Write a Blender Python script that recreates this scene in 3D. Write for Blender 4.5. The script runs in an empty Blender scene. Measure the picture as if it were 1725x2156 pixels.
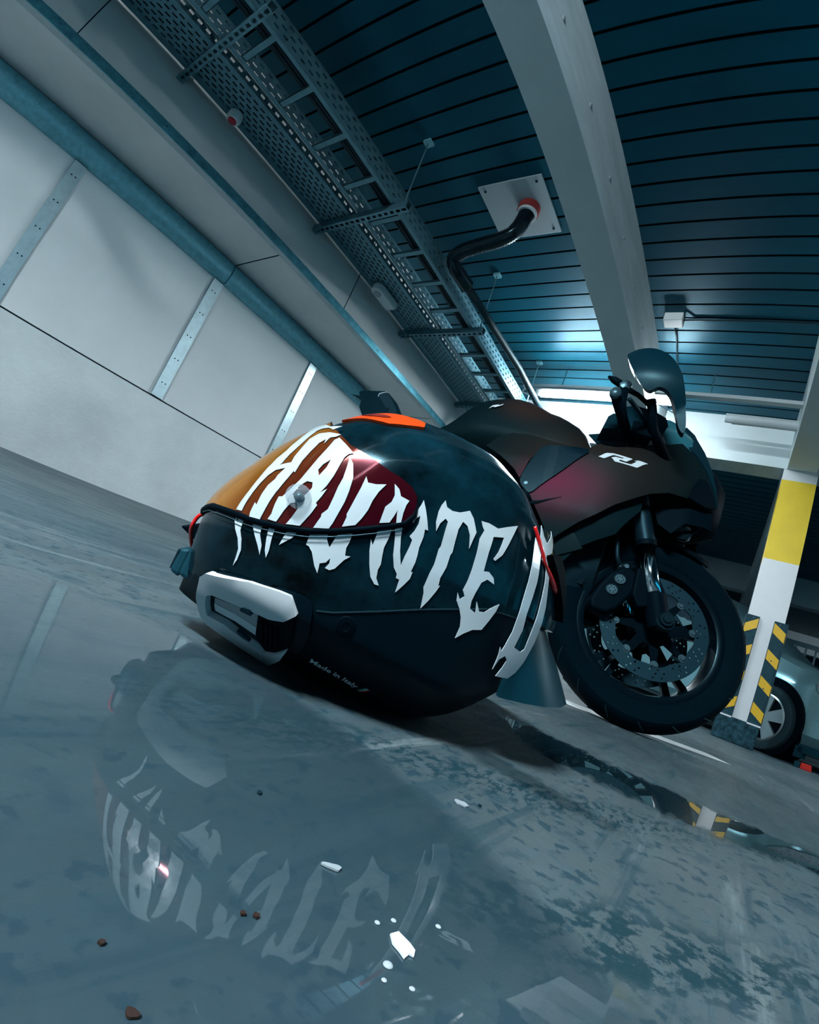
import bpy, bmesh, math, random
import numpy as np
from mathutils import Vector, Matrix, geometry
from mathutils.bvhtree import BVHTree
random.seed(7)
PI=math.pi
SC=bpy.context.scene; COL=SC.collection
# ------------------------------------------------------------------ camera
cam=bpy.data.cameras.new('camera'); co=bpy.data.objects.new('camera',cam); COL.objects.link(co); SC.camera=co
RC=Matrix(((0.51526637,-0.7700984,0.3760971),(-0.34922003,0.21209111,0.9127227),(-0.78265314,-0.60163595,-0.15965037)))
co.matrix_world=Matrix.Translation((0,0,.14))@RC.transposed().to_4x4()
cam.type='PANO'; cam.sensor_fit='HORIZONTAL'; cam.sensor_width=17.25; cam.sensor_height=21.56
def setp(n,v):
    for o in (cam,getattr(cam,'cycles',None)):
        if o is not None and hasattr(o,n):
            try: setattr(o,n,v); return
            except Exception: pass
setp('panorama_type','FISHEYE_LENS_POLYNOMIAL'); setp('fisheye_fov',math.radians(170))
setp('fisheye_polynomial_k0',0.0); setp('fisheye_polynomial_k1',-100/891.018246)
setp('fisheye_polynomial_k2',0.344394468/100); setp('fisheye_polynomial_k3',-0.0768910361/1000); setp('fisheye_polynomial_k4',0.0)
cam.clip_start=.01; cam.clip_end=200
# ------------------------------------------------------------------ colour management, world
SC.view_settings.view_transform='Standard'; SC.view_settings.look='None'; SC.view_settings.gamma=1; SC.view_settings.use_curve_mapping=False
SC.view_settings.exposure=0.30
try:
    SC.cycles.use_denoising=True; SC.cycles.max_bounces=8; SC.cycles.sample_clamp_indirect=6
    SC.cycles.volume_bounces=0; SC.cycles.caustics_reflective=False; SC.cycles.caustics_refractive=False
except Exception: pass
W=bpy.data.worlds.new('world'); SC.world=W; W.use_nodes=True
W.node_tree.nodes['Background'].inputs[0].default_value=(.01,.22,.36,1); W.node_tree.nodes['Background'].inputs[1].default_value=2.0
LED_POWER=235.0; LED_COL=(.84,.94,1.0)
HC=2.49      # ceiling height
YW=3.18      # left wall
YF=2.60      # face of the boxed duct along it
ZS=1.749     # its underside
# ------------------------------------------------------------------ materials
def mat(name,col,rough=.5,metal=0,coat=0,coat_r=.03,spec=.5,nscale=0,namt=.15,bump=0,bscale=60,emit=None,es=0,trans=0,ior=1.45,stretch=None,alpha=1,col2=None,tint=None):
    if tint is None: tint=(.45,.88,1.0) if max(col)<.14 else (1,1,1)
    m=bpy.data.materials.new(name); m.use_nodes=True; nt=m.node_tree; N=nt.nodes; L=nt.links
    b=N['Principled BSDF']; b.inputs['Base Color'].default_value=(*col,1); b.inputs['Roughness'].default_value=rough
    b.inputs['Metallic'].default_value=metal; b.inputs['Coat Weight'].default_value=coat; b.inputs['Coat Roughness'].default_value=coat_r
    b.inputs['Specular IOR Level'].default_value=spec; b.inputs['IOR'].default_value=ior
    b.inputs['Transmission Weight'].default_value=trans; b.inputs['Specular Tint'].default_value=(*tint,1)
    if coat and max(col)<.14: b.inputs['Coat Tint'].default_value=(.8,.95,1,1)
    if alpha<1: b.inputs['Alpha'].default_value=alpha
    if emit: b.inputs['Emission Color'].default_value=(*emit,1); b.inputs['Emission Strength'].default_value=es
    if nscale or bump:
        tc=N.new('ShaderNodeTexCoord'); mp=N.new('ShaderNodeMapping'); L.new(tc.outputs['Object'],mp.inputs[0])
        if stretch: mp.inputs['Scale'].default_value=stretch
        if nscale:
            n=N.new('ShaderNodeTexNoise'); n.inputs['Scale'].default_value=nscale; n.inputs['Detail'].default_value=6; n.inputs['Roughness'].default_value=.65
            L.new(mp.outputs[0],n.inputs['Vector'])
            r=N.new('ShaderNodeValToRGB'); r.color_ramp.elements[0].position=.3; r.color_ramp.elements[1].position=.7
            c0=tuple(max(0,c*(1-namt)) for c in col); c1=tuple(min(1,c*(1+namt)) for c in (col2 or col))
            r.color_ramp.elements[0].color=(*c0,1); r.color_ramp.elements[1].color=(*c1,1)
            L.new(n.outputs['Fac'],r.inputs[0]); L.new(r.outputs[0],b.inputs['Base Color'])
        if bump:
            n2=N.new('ShaderNodeTexNoise'); n2.inputs['Scale'].default_value=bscale; n2.inputs['Detail'].default_value=5
            L.new(mp.outputs[0],n2.inputs['Vector'])
            bp=N.new('ShaderNodeBump'); bp.inputs['Strength'].default_value=bump; bp.inputs['Distance'].default_value=.01
            L.new(n2.outputs['Fac'],bp.inputs['Height']); L.new(bp.outputs[0],b.inputs['Normal'])
    return m
M={}
M['deck']=mat('deck_paint',(.0005,.062,.100),.42,0,0,nscale=3,namt=.18,stretch=(1,.3,1),spec=.5,tint=(.2,.75,1))
M['groove']=mat('groove',(.002,.012,.02),.8)
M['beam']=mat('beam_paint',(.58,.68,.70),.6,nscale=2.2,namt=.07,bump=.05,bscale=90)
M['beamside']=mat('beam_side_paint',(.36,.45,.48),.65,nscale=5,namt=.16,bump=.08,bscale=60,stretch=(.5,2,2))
M['panel']=mat('cement_panel',(.78,.83,.84),.75,nscale=1.4,namt=.06,bump=.06,bscale=120)
M['concrete']=mat('wall_concrete',(.72,.78,.79),.8,nscale=2.6,namt=.10,bump=.15,bscale=70)
M['stud']=mat('stained_stud',(.15,.21,.23),.7)
M['board']=mat('grey_board',(.72,.73,.72),.8,nscale=3,namt=.07)
M['board2']=mat('light_board',(.60,.64,.64),.75,nscale=3,namt=.05)
M['galv']=mat('galvanised_steel',(.20,.50,.58),.42,.30,nscale=30,namt=.22)
M['galvtrim']=mat('galvanised_trim',(.10,.36,.45),.30,.7,nscale=26,namt=.30)
M['ventedge']=mat('zinc_edge',(.42,.50,.52),.5,.3,nscale=12,namt=.15)
M['strip']=mat('bright_galvanised_strip',(.50,.64,.68),.38,.75,nscale=20,namt=.12)
M['traym']=mat('tray_steel',(.09,.22,.27),.45,.6,nscale=18,namt=.15)
M['black']=mat('black_plastic',(.0008,.004,.0075),.55,spec=.04)
M['cable']=mat('black_cable',(.004,.012,.018),.5)
M['hose']=mat('ribbed_hose',(.004,.008,.012),.25)
M['white']=mat('white_plastic',(.66,.72,.72),.45)
M['red']=mat('red_lens',(.42,.01,.03),.35)
M['led']=mat('led_diffuser',(1,1,1),.5,emit=LED_COL,es=LED_POWER)
M['housing']=mat('lamp_housing',(.45,.52,.54),.45)
M['yellow']=mat('yellow_band_paint',(.86,.62,.035),.5,nscale=6,namt=.06)
M['colwhite']=mat('white_column_paint',(.80,.84,.86),.5,nscale=4,namt=.04)
M['rubber']=mat('guard_rubber',(.010,.035,.050),.6,nscale=40,namt=.3)
M['ystripe']=mat('reflective_yellow',(.80,.47,.01),.45,nscale=120,namt=.12)
M['base']=mat('scuffed_black_base',(.006,.028,.04),.5,nscale=25,namt=.8,col2=(.02,.06,.08),spec=.2)
M['paintline']=mat('white_floor_paint',(.50,.56,.58),.6,nscale=14,namt=.2)
M['carpaint']=mat('silver_blue_paint',(.20,.42,.48),.30,.6,coat=.6,nscale=60,namt=.1)
M['glass']=mat('dark_glass',(.01,.02,.03),.05,spec=.8)
M['lens']=mat('headlamp_glass',(.35,.45,.5),.08,.6,coat=1,nscale=35,namt=.6)
M['alloy']=mat('alloy',(.30,.40,.43),.35,.8)
M['tyre']=mat('tyre_rubber',(.012,.028,.036),.62,nscale=50,namt=.2)
M['btyre']=mat('motorcycle_tyre',(.0004,.005,.009),.7,nscale=40,namt=.2,spec=.05)
M['rim']=mat('gloss_black_rim',(.001,.005,.009),.25,coat=.15,spec=.3)
M['disc']=mat('brake_disc_steel',(.006,.028,.042),.5,.3)
M['chrome']=mat('chrome',(.62,.74,.78),.10,1)
M['darkmetal']=mat('dark_metal',(.003,.014,.022),.45,.3,nscale=20,namt=.3,spec=.3)
M['bolt']=mat('bolt_steel',(.06,.13,.16),.4,.6)
M['helmblack']=mat('gloss_black_shell',(.0010,.007,.011),.20,coat=.20,coat_r=.03,spec=.14,nscale=14,namt=.9,col2=(.002,.016,.024))
M['helmmatt']=mat('satin_black',(.0008,.006,.011),.42,spec=.14)
M['decal']=mat('white_vinyl',(.62,.72,.76),.22,coat=.6)
M['ventwhite']=mat('white_satin',(.70,.76,.78),.4)
M['ventgrey']=mat('grey_satin',(.38,.42,.43),.45)
M['orange']=mat('orange_vent_plastic',(.95,.075,.004),.35,coat=.4)
M['orangedark']=mat('dark_orange_recess',(.16,.008,.004),.5)
M['redtrim']=mat('red_trim_gloss',(.75,.008,.008),.2,coat=.8)
M['greyblue']=mat('grey_blue_plastic',(.006,.040,.058),.5,spec=.2)
M['magdeck']=None
M['text']=mat('grey_print',(.75,.82,.86),.5)
M['green']=mat('flag_green',(.02,.20,.12),.5)
M['flagred']=mat('flag_red',(.55,.03,.02),.5)
M['clear']=mat('clear_plastic',(.45,.55,.60),.02,coat=1,alpha=.30,spec=1)
M['smoke']=mat('smoked_screen',(.03,.16,.20),.08,trans=.0,coat=1,alpha=.93)
M['water']=mat('water',(.75,.85,.9),.03,coat=1,alpha=.55,spec=1)  # whitish colour stands in for lamp glints on the drops
M['seat']=mat('seat_vinyl',(.008,.012,.014),.6)
M['flake']=mat('pale_chip',(.36,.42,.45),.5)
M['rust']=mat('rust_brown_flake',(.035,.013,.008),.8)
M['stainblack']=mat('black_crumb',(.006,.02,.03),.6)
def fairing_mat():
    m=mat('matt_flip_paint',(.04,.035,.03),.5,.0,spec=.10); nt=m.node_tree; N=nt.nodes; L=nt.links; b=N['Principled BSDF']
    tc=N.new('ShaderNodeTexCoord')
    def blob(cen,sc,p0,p1):
        mp=N.new('ShaderNodeVectorMath'); mp.operation='SUBTRACT'; mp.inputs[1].default_value=cen; L.new(tc.outputs['Object'],mp.inputs[0])
        s=N.new('ShaderNodeVectorMath'); s.operation='MULTIPLY'; s.inputs[1].default_value=sc; L.new(mp.outputs[0],s.inputs[0])
        l=N.new('ShaderNodeVectorMath'); l.operation='LENGTH'; L.new(s.outputs[0],l.inputs[0])
        r=N.new('ShaderNodeMapRange'); r.interpolation_type='SMOOTHSTEP'; r.inputs['From Min'].default_value=p0; r.inputs['From Max'].default_value=p1
        r.inputs['To Min'].default_value=1; r.inputs['To Max'].default_value=0; L.new(l.outputs['Value'],r.inputs['Value']); return r
    def mix(f,a,bc):
        x=N.new('ShaderNodeMixRGB'); L.new(f.outputs[0],x.inputs[0])
        if isinstance(a,tuple): x.inputs[1].default_value=(*a,1)
        else: L.new(a.outputs[0],x.inputs[1])
        x.inputs[2].default_value=(*bc,1); return x
    a=mix(blob((-.35,0,.72),(1,0,1.2),.1,.40),(.0015,.008,.010),(.015,.0125,.0105))
    c=mix(blob((-.40,0,.60),(.85,0,1.25),.0,.20),a,(.105,.007,.028))
    d=mix(blob((-.62,0,.98),(1,0,1.5),.02,.20),c,(.024,.014,.012))
    L.new(d.outputs[0],b.inputs['Base Color']); return m
M['flip']=fairing_mat()
def visor_mat():
    m=mat('iridescent_visor',(.4,.1,.02),.07,.55); nt=m.node_tree; N=nt.nodes; L=nt.links; b=N['Principled BSDF']
    tc=N.new('ShaderNodeTexCoord'); sp=N.new('ShaderNodeSeparateXYZ'); L.new(tc.outputs['Object'],sp.inputs[0])
    ab=N.new('ShaderNodeMath'); ab.operation='ABSOLUTE'; L.new(sp.outputs['Y'],ab.inputs[0])
    r=N.new('ShaderNodeValToRGB'); e=r.color_ramp.elements
    mr=N.new('ShaderNodeMapRange'); mr.inputs['From Min'].default_value=0; mr.inputs['From Max'].default_value=.135; L.new(ab.outputs[0],mr.inputs['Value'])
    L.new(mr.outputs[0],r.inputs[0])
    e[0].position=0; e[0].color=(.66,.27,.012,1); e[1].position=1; e[1].color=(.055,.003,.013,1)
    for p,c in ((.42,(.50,.19,.012)),(.62,(.24,.055,.012)),(.82,(.11,.010,.015))):
        x=e.new(p); x.color=(*c,1)
    L.new(r.outputs[0],b.inputs['Base Color']); return m
M['visor']=visor_mat()
# ------------------------------------------------------------------ mesh helpers
def tag(o,label=None,cat=None,group=None,kind=None):
    if label: o['label']=label
    if cat: o['category']=cat
    if group: o['group']=group
    if kind: o['kind']=kind
    return o
def empty(name,loc=(0,0,0),rot=None,**k):
    o=bpy.data.objects.new(name,None); COL.objects.link(o); o.location=loc
    if rot is not None: o.rotation_euler=rot
    o.empty_display_size=.05
    return tag(o,**k)
def build(name,V,F,m,parent=None,smooth=False,mats=None,mi=None,kind=None,label=None):
    me=bpy.data.meshes.new(name); me.from_pydata([tuple(v) for v in V],[],[tuple(f) for f in F]); me.update()
    if mats:
        for x in mats: me.materials.append(x)
        me.polygons.foreach_set('material_index',mi)
    else: me.materials.append(m)
    if smooth: me.shade_smooth()
    o=bpy.data.objects.new(name,me); COL.objects.link(o)
    if parent: o.parent=parent
    if kind: o['kind']=kind
    if label: o['label']=label
    return o
class MB:
    def __init__(s): s.V=[];s.F=[];s.I=[];s.mi=0
    def add(s,V,F):
        n=len(s.V); s.V+= [tuple(v) for v in V]; s.F+=[tuple(i+n for i in f) for f in F]; s.I+=[s.mi]*len(F); return s
    def box(s,a,b):
        x0,y0,z0=a;x1,y1,z1=b
        return s.add([(x0,y0,z0),(x1,y0,z0),(x1,y1,z0),(x0,y1,z0),(x0,y0,z1),(x1,y0,z1),(x1,y1,z1),(x0,y1,z1)],[(0,3,2,1),(4,5,6,7),(0,1,5,4),(1,2,6,5),(2,3,7,6),(3,0,4,7)])
    def tube(s,P,r,n=12,cap=True):
        P=[Vector(p) for p in P]; rs=r if isinstance(r,(list,tuple)) else [r]*len(P)
        up=None;V=[]
        for i,p in enumerate(P):
            t=((P[i+1] if i<len(P)-1 else p)-(P[i-1] if i else p)).normalized()
            if up is None: up=t.orthogonal().normalized()
            up=(up-t*up.dot(t)).normalized(); w=t.cross(up)
            V+=[p+(up*math.cos(2*PI*k/n)+w*math.sin(2*PI*k/n))*rs[i] for k in range(n)]
        F=[(i*n+k,i*n+(k+1)%n,(i+1)*n+(k+1)%n,(i+1)*n+k) for i in range(len(P)-1) for k in range(n)]
        if cap: F+=[tuple(range(n-1,-1,-1)),tuple((len(P)-1)*n+k for k in range(n))]
        return s.add(V,F)
    def loft(s,R,cap=True,closed=True):
        n=len(R[0]); V=[v for r in R for v in r]
        F=[(i*n+k,i*n+(k+1)%n,(i+1)*n+(k+1)%n,(i+1)*n+k) for i in range(len(R)-1) for k in range(n if closed else n-1)]
        if cap: F+=[tuple(range(n-1,-1,-1)),tuple((len(R)-1)*n+k for k in range(n))]
        return s.add(V,F)
    def lathe(s,prof,c=(0,0,0),axis='y',n=48):
        # prof: (radius, along)
        V=[];m=len(prof)
        for k in range(n):
            a=2*PI*k/n
            for r,h in prof:
                p=(r*math.cos(a),h,r*math.sin(a)) if axis=='y' else ((r*math.cos(a),r*math.sin(a),h) if axis=='z' else (h,r*math.cos(a),r*math.sin(a)))
                V.append((p[0]+c[0],p[1]+c[1],p[2]+c[2]))
        F=[(k*m+i,((k+1)%n)*m+i,((k+1)%n)*m+i+1,k*m+i+1) for k in range(n) for i in range(m-1)]
        return s.add(V,F)
    def prism(s,poly,h0,h1,axis='z'):
        n=len(poly)
        def P(p,h): return (p[0],p[1],h) if axis=='z' else ((p[0],h,p[1]) if axis=='y' else (h,p[0],p[1]))
        V=[P(p,h0) for p in poly]+[P(p,h1) for p in poly]
        return s.add(V,[tuple(range(n-1,-1,-1)),tuple(range(n,2*n))]+[(i,(i+1)%n,n+(i+1)%n,n+i) for i in range(n)])
    def out(s,name,m,parent=None,smooth=False,kind=None,bevel=0,label=None,seg=2,auto=None):
        if isinstance(m,(list,tuple)): o=build(name,s.V,s.F,None,parent,smooth,mats=m,mi=s.I,kind=kind,label=label)
        else: o=build(name,s.V,s.F,m,parent,smooth,kind=kind,label=label)
        bm=bmesh.new(); bm.from_mesh(o.data); bmesh.ops.recalc_face_normals(bm,faces=bm.faces)
        if auto:
            for f in bm.faces: f.smooth=True
            for e in bm.edges:
                if len(e.link_faces)==2 and e.calc_face_angle(0)>auto: e.smooth=False
        bm.to_mesh(o.data); bm.free()
        if bevel:
            b=o.modifiers.new('bevel','BEVEL'); b.width=bevel; b.segments=seg; b.limit_method='ANGLE'; b.angle_limit=.6
        return o
def resample(poly,step,closed=True):
    P=[Vector((p[0],p[1])) for p in poly]; o=[]
    for i in range(len(P) if closed else len(P)-1):
        a=P[i];b=P[(i+1)%len(P)];k=max(1,int(math.ceil((b-a).length/step)))
        o+=[a.lerp(b,j/k) for j in range(k)]
    if not closed: o.append(P[-1])
    return o
def smoothpoly(poly,it=1,closed=True):
    for _ in range(it):
        q=[]; n=len(poly)
        for i in range(n):
            a=poly[i];b=poly[(i+1)%n]
            q+=[(.75*a[0]+.25*b[0],.75*a[1]+.25*b[1]),(.25*a[0]+.75*b[0],.25*a[1]+.75*b[1])]
        poly=q
    return poly
def inside(p,polys):
    c=False
    for P in polys:
        j=len(P)-1
        for i in range(len(P)):
            if (P[i][1]>p[1])!=(P[j][1]>p[1]) and p[0]<(P[j][0]-P[i][0])*(p[1]-P[i][1])/(P[j][1]-P[i][1])+P[i][0]: c=not c
            j=i
    return c
def tri2d(polys,step):
    V=[];E=[];R=[]
    for P in polys:
        Q=resample(P,step); n=len(V); V+=Q; E+=[(n+i,n+(i+1)%len(Q)) for i in range(len(Q))]; R.append(Q)
    x0=min(v.x for v in V);x1=max(v.x for v in V);y0=min(v.y for v in V);y1=max(v.y for v in V)
    y=y0+step*.5;row=0
    while y<y1:
        x=x0+step*(.5 if row%2 else .95)
        while x<x1:
            if inside((x,y),R) and min((v-Vector((x,y))).length_squared for v in V[:sum(map(len,R))])>(step*.4)**2: V.append(Vector((x,y)))
            x+=step
        y+=step*.87;row+=1
    r=geometry.delaunay_2d_cdt(V,E,[],0,1e-7)
    vo,fo=r[0],r[2]
    T=[]
    for f in fo:
        c=sum((vo[i] for i in f),Vector((0,0)))/len(f)
        if inside((c.x,c.y),R): T.append(tuple(f))
    return vo,T
def sheet(polys,step,fn,nfn,off,thick):
    """polys in 2D -> solid skin following surface fn(u,v) with normal nfn; returns V,F"""
    vo,T=tri2d(polys,step); use=sorted({i for t in T for i in t}); ix={i:k for k,i in enumerate(use)}
    T=[tuple(ix[i] for i in t) for t in T]; B=[];O=[]
    for i in use:
        p,n=fn(vo[i].x,vo[i].y)
        O.append(p+n*(off+thick)); B.append(p+n*off)
    n=len(use); ed={}
    for t in T:
        for a,b in zip(t,t[1:]+t[:1]): ed[(a,b)]=1
    F=list(T)
    if thick>0:
        F+=[tuple(n+i for i in t[::-1]) for t in T]
        F+=[(a,n+a,n+b,b) for (a,b) in ed if (b,a) not in ed]
        return O+B,F
    return O,F
def skin(name,polys,step,fn,off,thick,m,parent,label=None,auto=.9):
    V,F=sheet(polys,step,fn,None,off,thick); mb=MB(); mb.add(V,F); return mb.out(name,m,parent,label=label,auto=auto)
HD={}
HD['H1']=[(0.997,0.819),(0.939,0.765),(0.849,0.77),(0.895,0.717),(0.937,0.747),(0.988,0.739),(1.015,0.707),(1.031,0.614),(1.045,0.514),(1.061,0.425),(1.067,0.345),(1.073,0.328),(1.037,0.351),(1.013,0.365),(1.019,0.411),(1.014,0.501),(1.008,0.595),(0.972,0.662),(0.901,0.681),(0.822,0.67),(0.847,0.64),(0.878,0.626),(0.892,0.563),(0.897,0.607),(0.925,0.563),(0.942,0.486),(0.958,0.394),(0.959,0.303),(0.97,0.31),(0.982,0.218),(0.99,0.149),(0.993,0.09),(0.992,0.03),(0.99,-0.024),(1.043,-0.031),(1.051,-0.005),(1.057,0.053),(1.043,0.043),(1.051,0.113),(1.051,0.174),(1.037,0.223),(1.039,0.25),(1.026,0.317),(1.072,0.284),(1.091,0.233),(1.099,0.163),(1.101,0.099),(1.1,0.03),(1.094,-0.018),(1.126,-0.021),(1.129,0.035),(1.127,0.106),(1.129,0.196),(1.134,0.29),(1.126,0.378),(1.107,0.456),(1.107,0.503),(1.094,0.589),(1.086,0.68),(1.103,0.815)]
HD['H2']=[(1.11,-0.054),(1.079,-0.051),(1.063,-0.116),(1.035,-0.159),(1.012,-0.212),(1.007,-0.264),(1.012,-0.303),(1.018,-0.26),(1.027,-0.21),(1.055,-0.159),(1.091,-0.119),(1.122,-0.074),(1.124,-0.05),(1.093,-0.096)]
HD['H3']=[(1.031,-0.047),(0.983,-0.035),(0.964,-0.099),(0.933,-0.149),(0.921,-0.197),(0.949,-0.156),(0.987,-0.11),(1.013,-0.075)]
HD['A1']=[(0.821,0.638),(0.768,0.598),(0.705,0.549),(0.729,0.535),(0.746,0.502),(0.753,0.442),(0.76,0.361),(0.774,0.293),(0.792,0.238),(0.766,0.276),(0.775,0.226),(0.788,0.175),(0.778,0.165),(0.788,0.106),(0.81,0.024),(0.871,0.005),(0.861,0.052),(0.853,0.109),(0.873,0.135),(0.898,0.118),(0.908,0.069),(0.916,-0.003),(0.958,-0.007),(0.954,0.028),(0.962,0.079),(0.965,0.131),(0.949,0.138),(0.934,0.195),(0.914,0.263),(0.897,0.348),(0.881,0.439),(0.856,0.545),(0.842,0.611)]
HD['A1h']=[(0.832,0.332),(0.849,0.367),(0.838,0.413),(0.81,0.459),(0.814,0.399)]
HD['A1g']=[(0.909,0.169),(0.9,0.231),(0.876,0.276),(0.847,0.281),(0.837,0.249),(0.847,0.208),(0.867,0.158)]
HD['A2']=[(0.945,-0.042),(0.919,-0.03),(0.906,-0.1),(0.892,-0.156),(0.889,-0.2),(0.909,-0.165),(0.93,-0.102)]
HD['A3']=[(0.858,-0.019),(0.814,-0.005),(0.825,-0.052),(0.843,-0.079),(0.863,-0.111),(0.863,-0.07)]
HD['U1']=[(0.718,0.514),(0.689,0.481),(0.662,0.395),(0.658,0.315),(0.66,0.246),(0.668,0.173),(0.674,0.103),(0.681,0.069),(0.75,0.041),(0.738,0.111),(0.741,0.129),(0.723,0.167),(0.72,0.247),(0.718,0.328),(0.718,0.303),(0.711,0.372),(0.714,0.459)]
HD['U2']=[(0.6,0.435),(0.58,0.403),(0.537,0.413),(0.482,0.439),(0.509,0.38),(0.526,0.317),(0.533,0.256),(0.55,0.19),(0.568,0.143),(0.626,0.106),(0.623,0.166),(0.629,0.182),(0.618,0.275),(0.606,0.359)]
HD['U3']=[(0.757,0.008),(0.68,0.045),(0.671,0.01),(0.645,-0.025),(0.636,0.045),(0.625,0.071),(0.566,0.104),(0.562,0.05),(0.566,0.006),(0.555,-0.036),(0.527,-0.029),(0.551,-0.062),(0.575,-0.124),(0.596,-0.142),(0.621,-0.139),(0.611,-0.107),(0.618,-0.079),(0.629,-0.11),(0.654,-0.126),(0.649,-0.146),(0.642,-0.18),(0.672,-0.147),(0.712,-0.083),(0.736,-0.061),(0.752,-0.057)]
HD['N1']=[(0.44,0.464),(0.405,0.444),(0.385,0.408),(0.328,0.404),(0.339,0.373),(0.342,0.322),(0.337,0.266),(0.362,0.251),(0.377,0.307),(0.378,0.326),(0.388,0.283),(0.4,0.237),(0.453,0.21),(0.452,0.274),(0.451,0.313),(0.426,0.353),(0.42,0.397)]
HD['N2']=[(0.444,0.183),(0.371,0.22),(0.37,0.152),(0.376,0.091),(0.368,0.047),(0.356,-0.006),(0.36,-0.041),(0.349,-0.089),(0.319,-0.124),(0.346,-0.126),(0.384,-0.094),(0.417,-0.031),(0.446,0.042),(0.462,0.107),(0.441,0.078),(0.442,0.14)]
HD['N3']=[(0.356,0.232),(0.318,0.258),(0.302,0.182),(0.28,0.113),(0.258,0.064),(0.243,0.033),(0.241,0.09),(0.233,0.162),(0.232,0.202),(0.256,0.216),(0.238,0.258),(0.227,0.312),(0.233,0.358),(0.254,0.329),(0.261,0.297),(0.275,0.316),(0.266,0.364),(0.248,0.422),(0.242,0.458),(0.212,0.408),(0.183,0.35),(0.157,0.295),(0.178,0.294),(0.171,0.248),(0.175,0.177),(0.168,0.13),(0.165,0.082),(0.171,0.021),(0.159,0.026),(0.159,-0.018),(0.18,-0.065),(0.212,-0.126),(0.219,-0.047),(0.242,-0.046),(0.245,-0.023),(0.278,0.007),(0.309,0.071),(0.333,0.158)]
HD['T1']=[(0.108,0.512),(0.086,0.477),(0.045,0.469),(-0.006,0.48),(-0.065,0.515),(-0.105,0.48),(-0.149,0.407),(-0.141,0.354),(-0.137,0.297),(-0.113,0.373),(-0.081,0.42),(-0.043,0.435),(-0.028,0.379),(-0.032,0.312),(-0.041,0.236),(-0.034,0.213),(-0.037,0.135),(-0.023,0.06),(-0.03,0.008),(-0.04,0.017),(-0.029,-0.027),(-0.004,-0.096),(0.024,-0.155),(0.042,-0.065),(0.057,-0.032),(0.053,0.059),(0.045,0.122),(0.051,0.219),(0.044,0.242),(0.051,0.327),(0.053,0.395),(0.073,0.407),(0.098,0.366),(0.106,0.312),(0.126,0.364),(0.13,0.433),(0.123,0.476)]
HD['E1']=[(-0.161,0.486),(-0.18,0.487),(-0.212,0.491),(-0.282,0.482),(-0.341,0.514),(-0.415,0.55),(-0.4,0.483),(-0.385,0.418),(-0.362,0.34),(-0.328,0.291),(-0.314,0.297),(-0.331,0.348),(-0.34,0.411),(-0.341,0.445),(-0.268,0.423),(-0.269,0.403),(-0.268,0.324),(-0.275,0.258),(-0.281,0.206),(-0.316,0.215),(-0.36,0.192),(-0.378,0.157),(-0.324,0.168),(-0.293,0.136),(-0.278,0.061),(-0.273,0.009),(-0.282,-0.037),(-0.327,-0.049),(-0.32,-0.022),(-0.308,0.018),(-0.347,-0.031),(-0.383,-0.022),(-0.412,0.014),(-0.46,0.06),(-0.455,0.01),(-0.434,-0.057),(-0.407,-0.126),(-0.348,-0.148),(-0.299,-0.19),(-0.259,-0.233),(-0.264,-0.161),(-0.247,-0.109),(-0.216,-0.063),(-0.181,-0.027),(-0.167,0.022),(-0.196,-0.011),(-0.219,0.018),(-0.194,0.048),(-0.203,0.111),(-0.204,0.191),(-0.196,0.287),(-0.182,0.38),(-0.19,0.408),(-0.197,0.436),(-0.18,0.454)]
HD['D1']=[(-0.52,0.509),(-0.564,0.465),(-0.596,0.426),(-0.602,0.359),(-0.619,0.266),(-0.623,0.168),(-0.62,0.068),(-0.638,-0.026),(-0.625,-0.139),(-0.69,-0.149),(-0.714,-0.124),(-0.712,-0.013),(-0.709,0.096),(-0.701,0.193),(-0.687,0.288),(-0.667,0.361),(-0.614,0.403),(-0.607,0.461),(-0.563,0.526),(-0.556,0.6),(-0.594,0.548),(-0.642,0.516),(-0.759,0.648),(-0.751,0.583),(-0.722,0.484),(-0.65,0.431),(-0.706,0.355),(-0.731,0.262),(-0.761,0.161),(-0.775,0.055),(-0.781,-0.072),(-0.76,-0.196),(-0.731,-0.268),(-0.679,-0.32),(-0.573,-0.33),(-0.594,-0.276),(-0.607,-0.223),(-0.581,-0.204),(-0.549,-0.235),(-0.531,-0.3),(-0.533,-0.216),(-0.525,-0.169),(-0.544,-0.188),(-0.555,-0.146),(-0.569,-0.058),(-0.565,0.06),(-0.559,0.146),(-0.554,0.243),(-0.536,0.375)]
HD['VIS']=[(1.482,-0.045),(1.147,-0.029),(1.045,-0.032),(0.981,-0.018),(0.877,-0.002),(0.768,0.035),(0.656,0.078),(0.533,0.155),(0.394,0.232),(0.314,0.286),(0.282,0.338),(0.281,0.4),(0.293,0.455),(0.34,0.493),(0.417,0.519),(0.486,0.528),(0.598,0.563),(0.679,0.586),(0.742,0.606),(0.807,0.657),(0.953,0.794),(1.04,0.869),(1.115,0.857),(1.318,0.541),(1.379,0.291)]
HD['TOPV']=[(0.867,0.991),(0.812,1.11),(0.692,1.134),(0.574,1.164),(0.455,1.123),(0.352,1.094),(0.324,1.07),(0.337,0.986),(0.448,0.935),(0.567,0.9),(0.654,0.917),(0.771,0.95)]
HD['TOPS']=[(0.759,1.04),(0.652,1.031),(0.538,1.002),(0.604,0.934),(0.684,0.961)]
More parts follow.
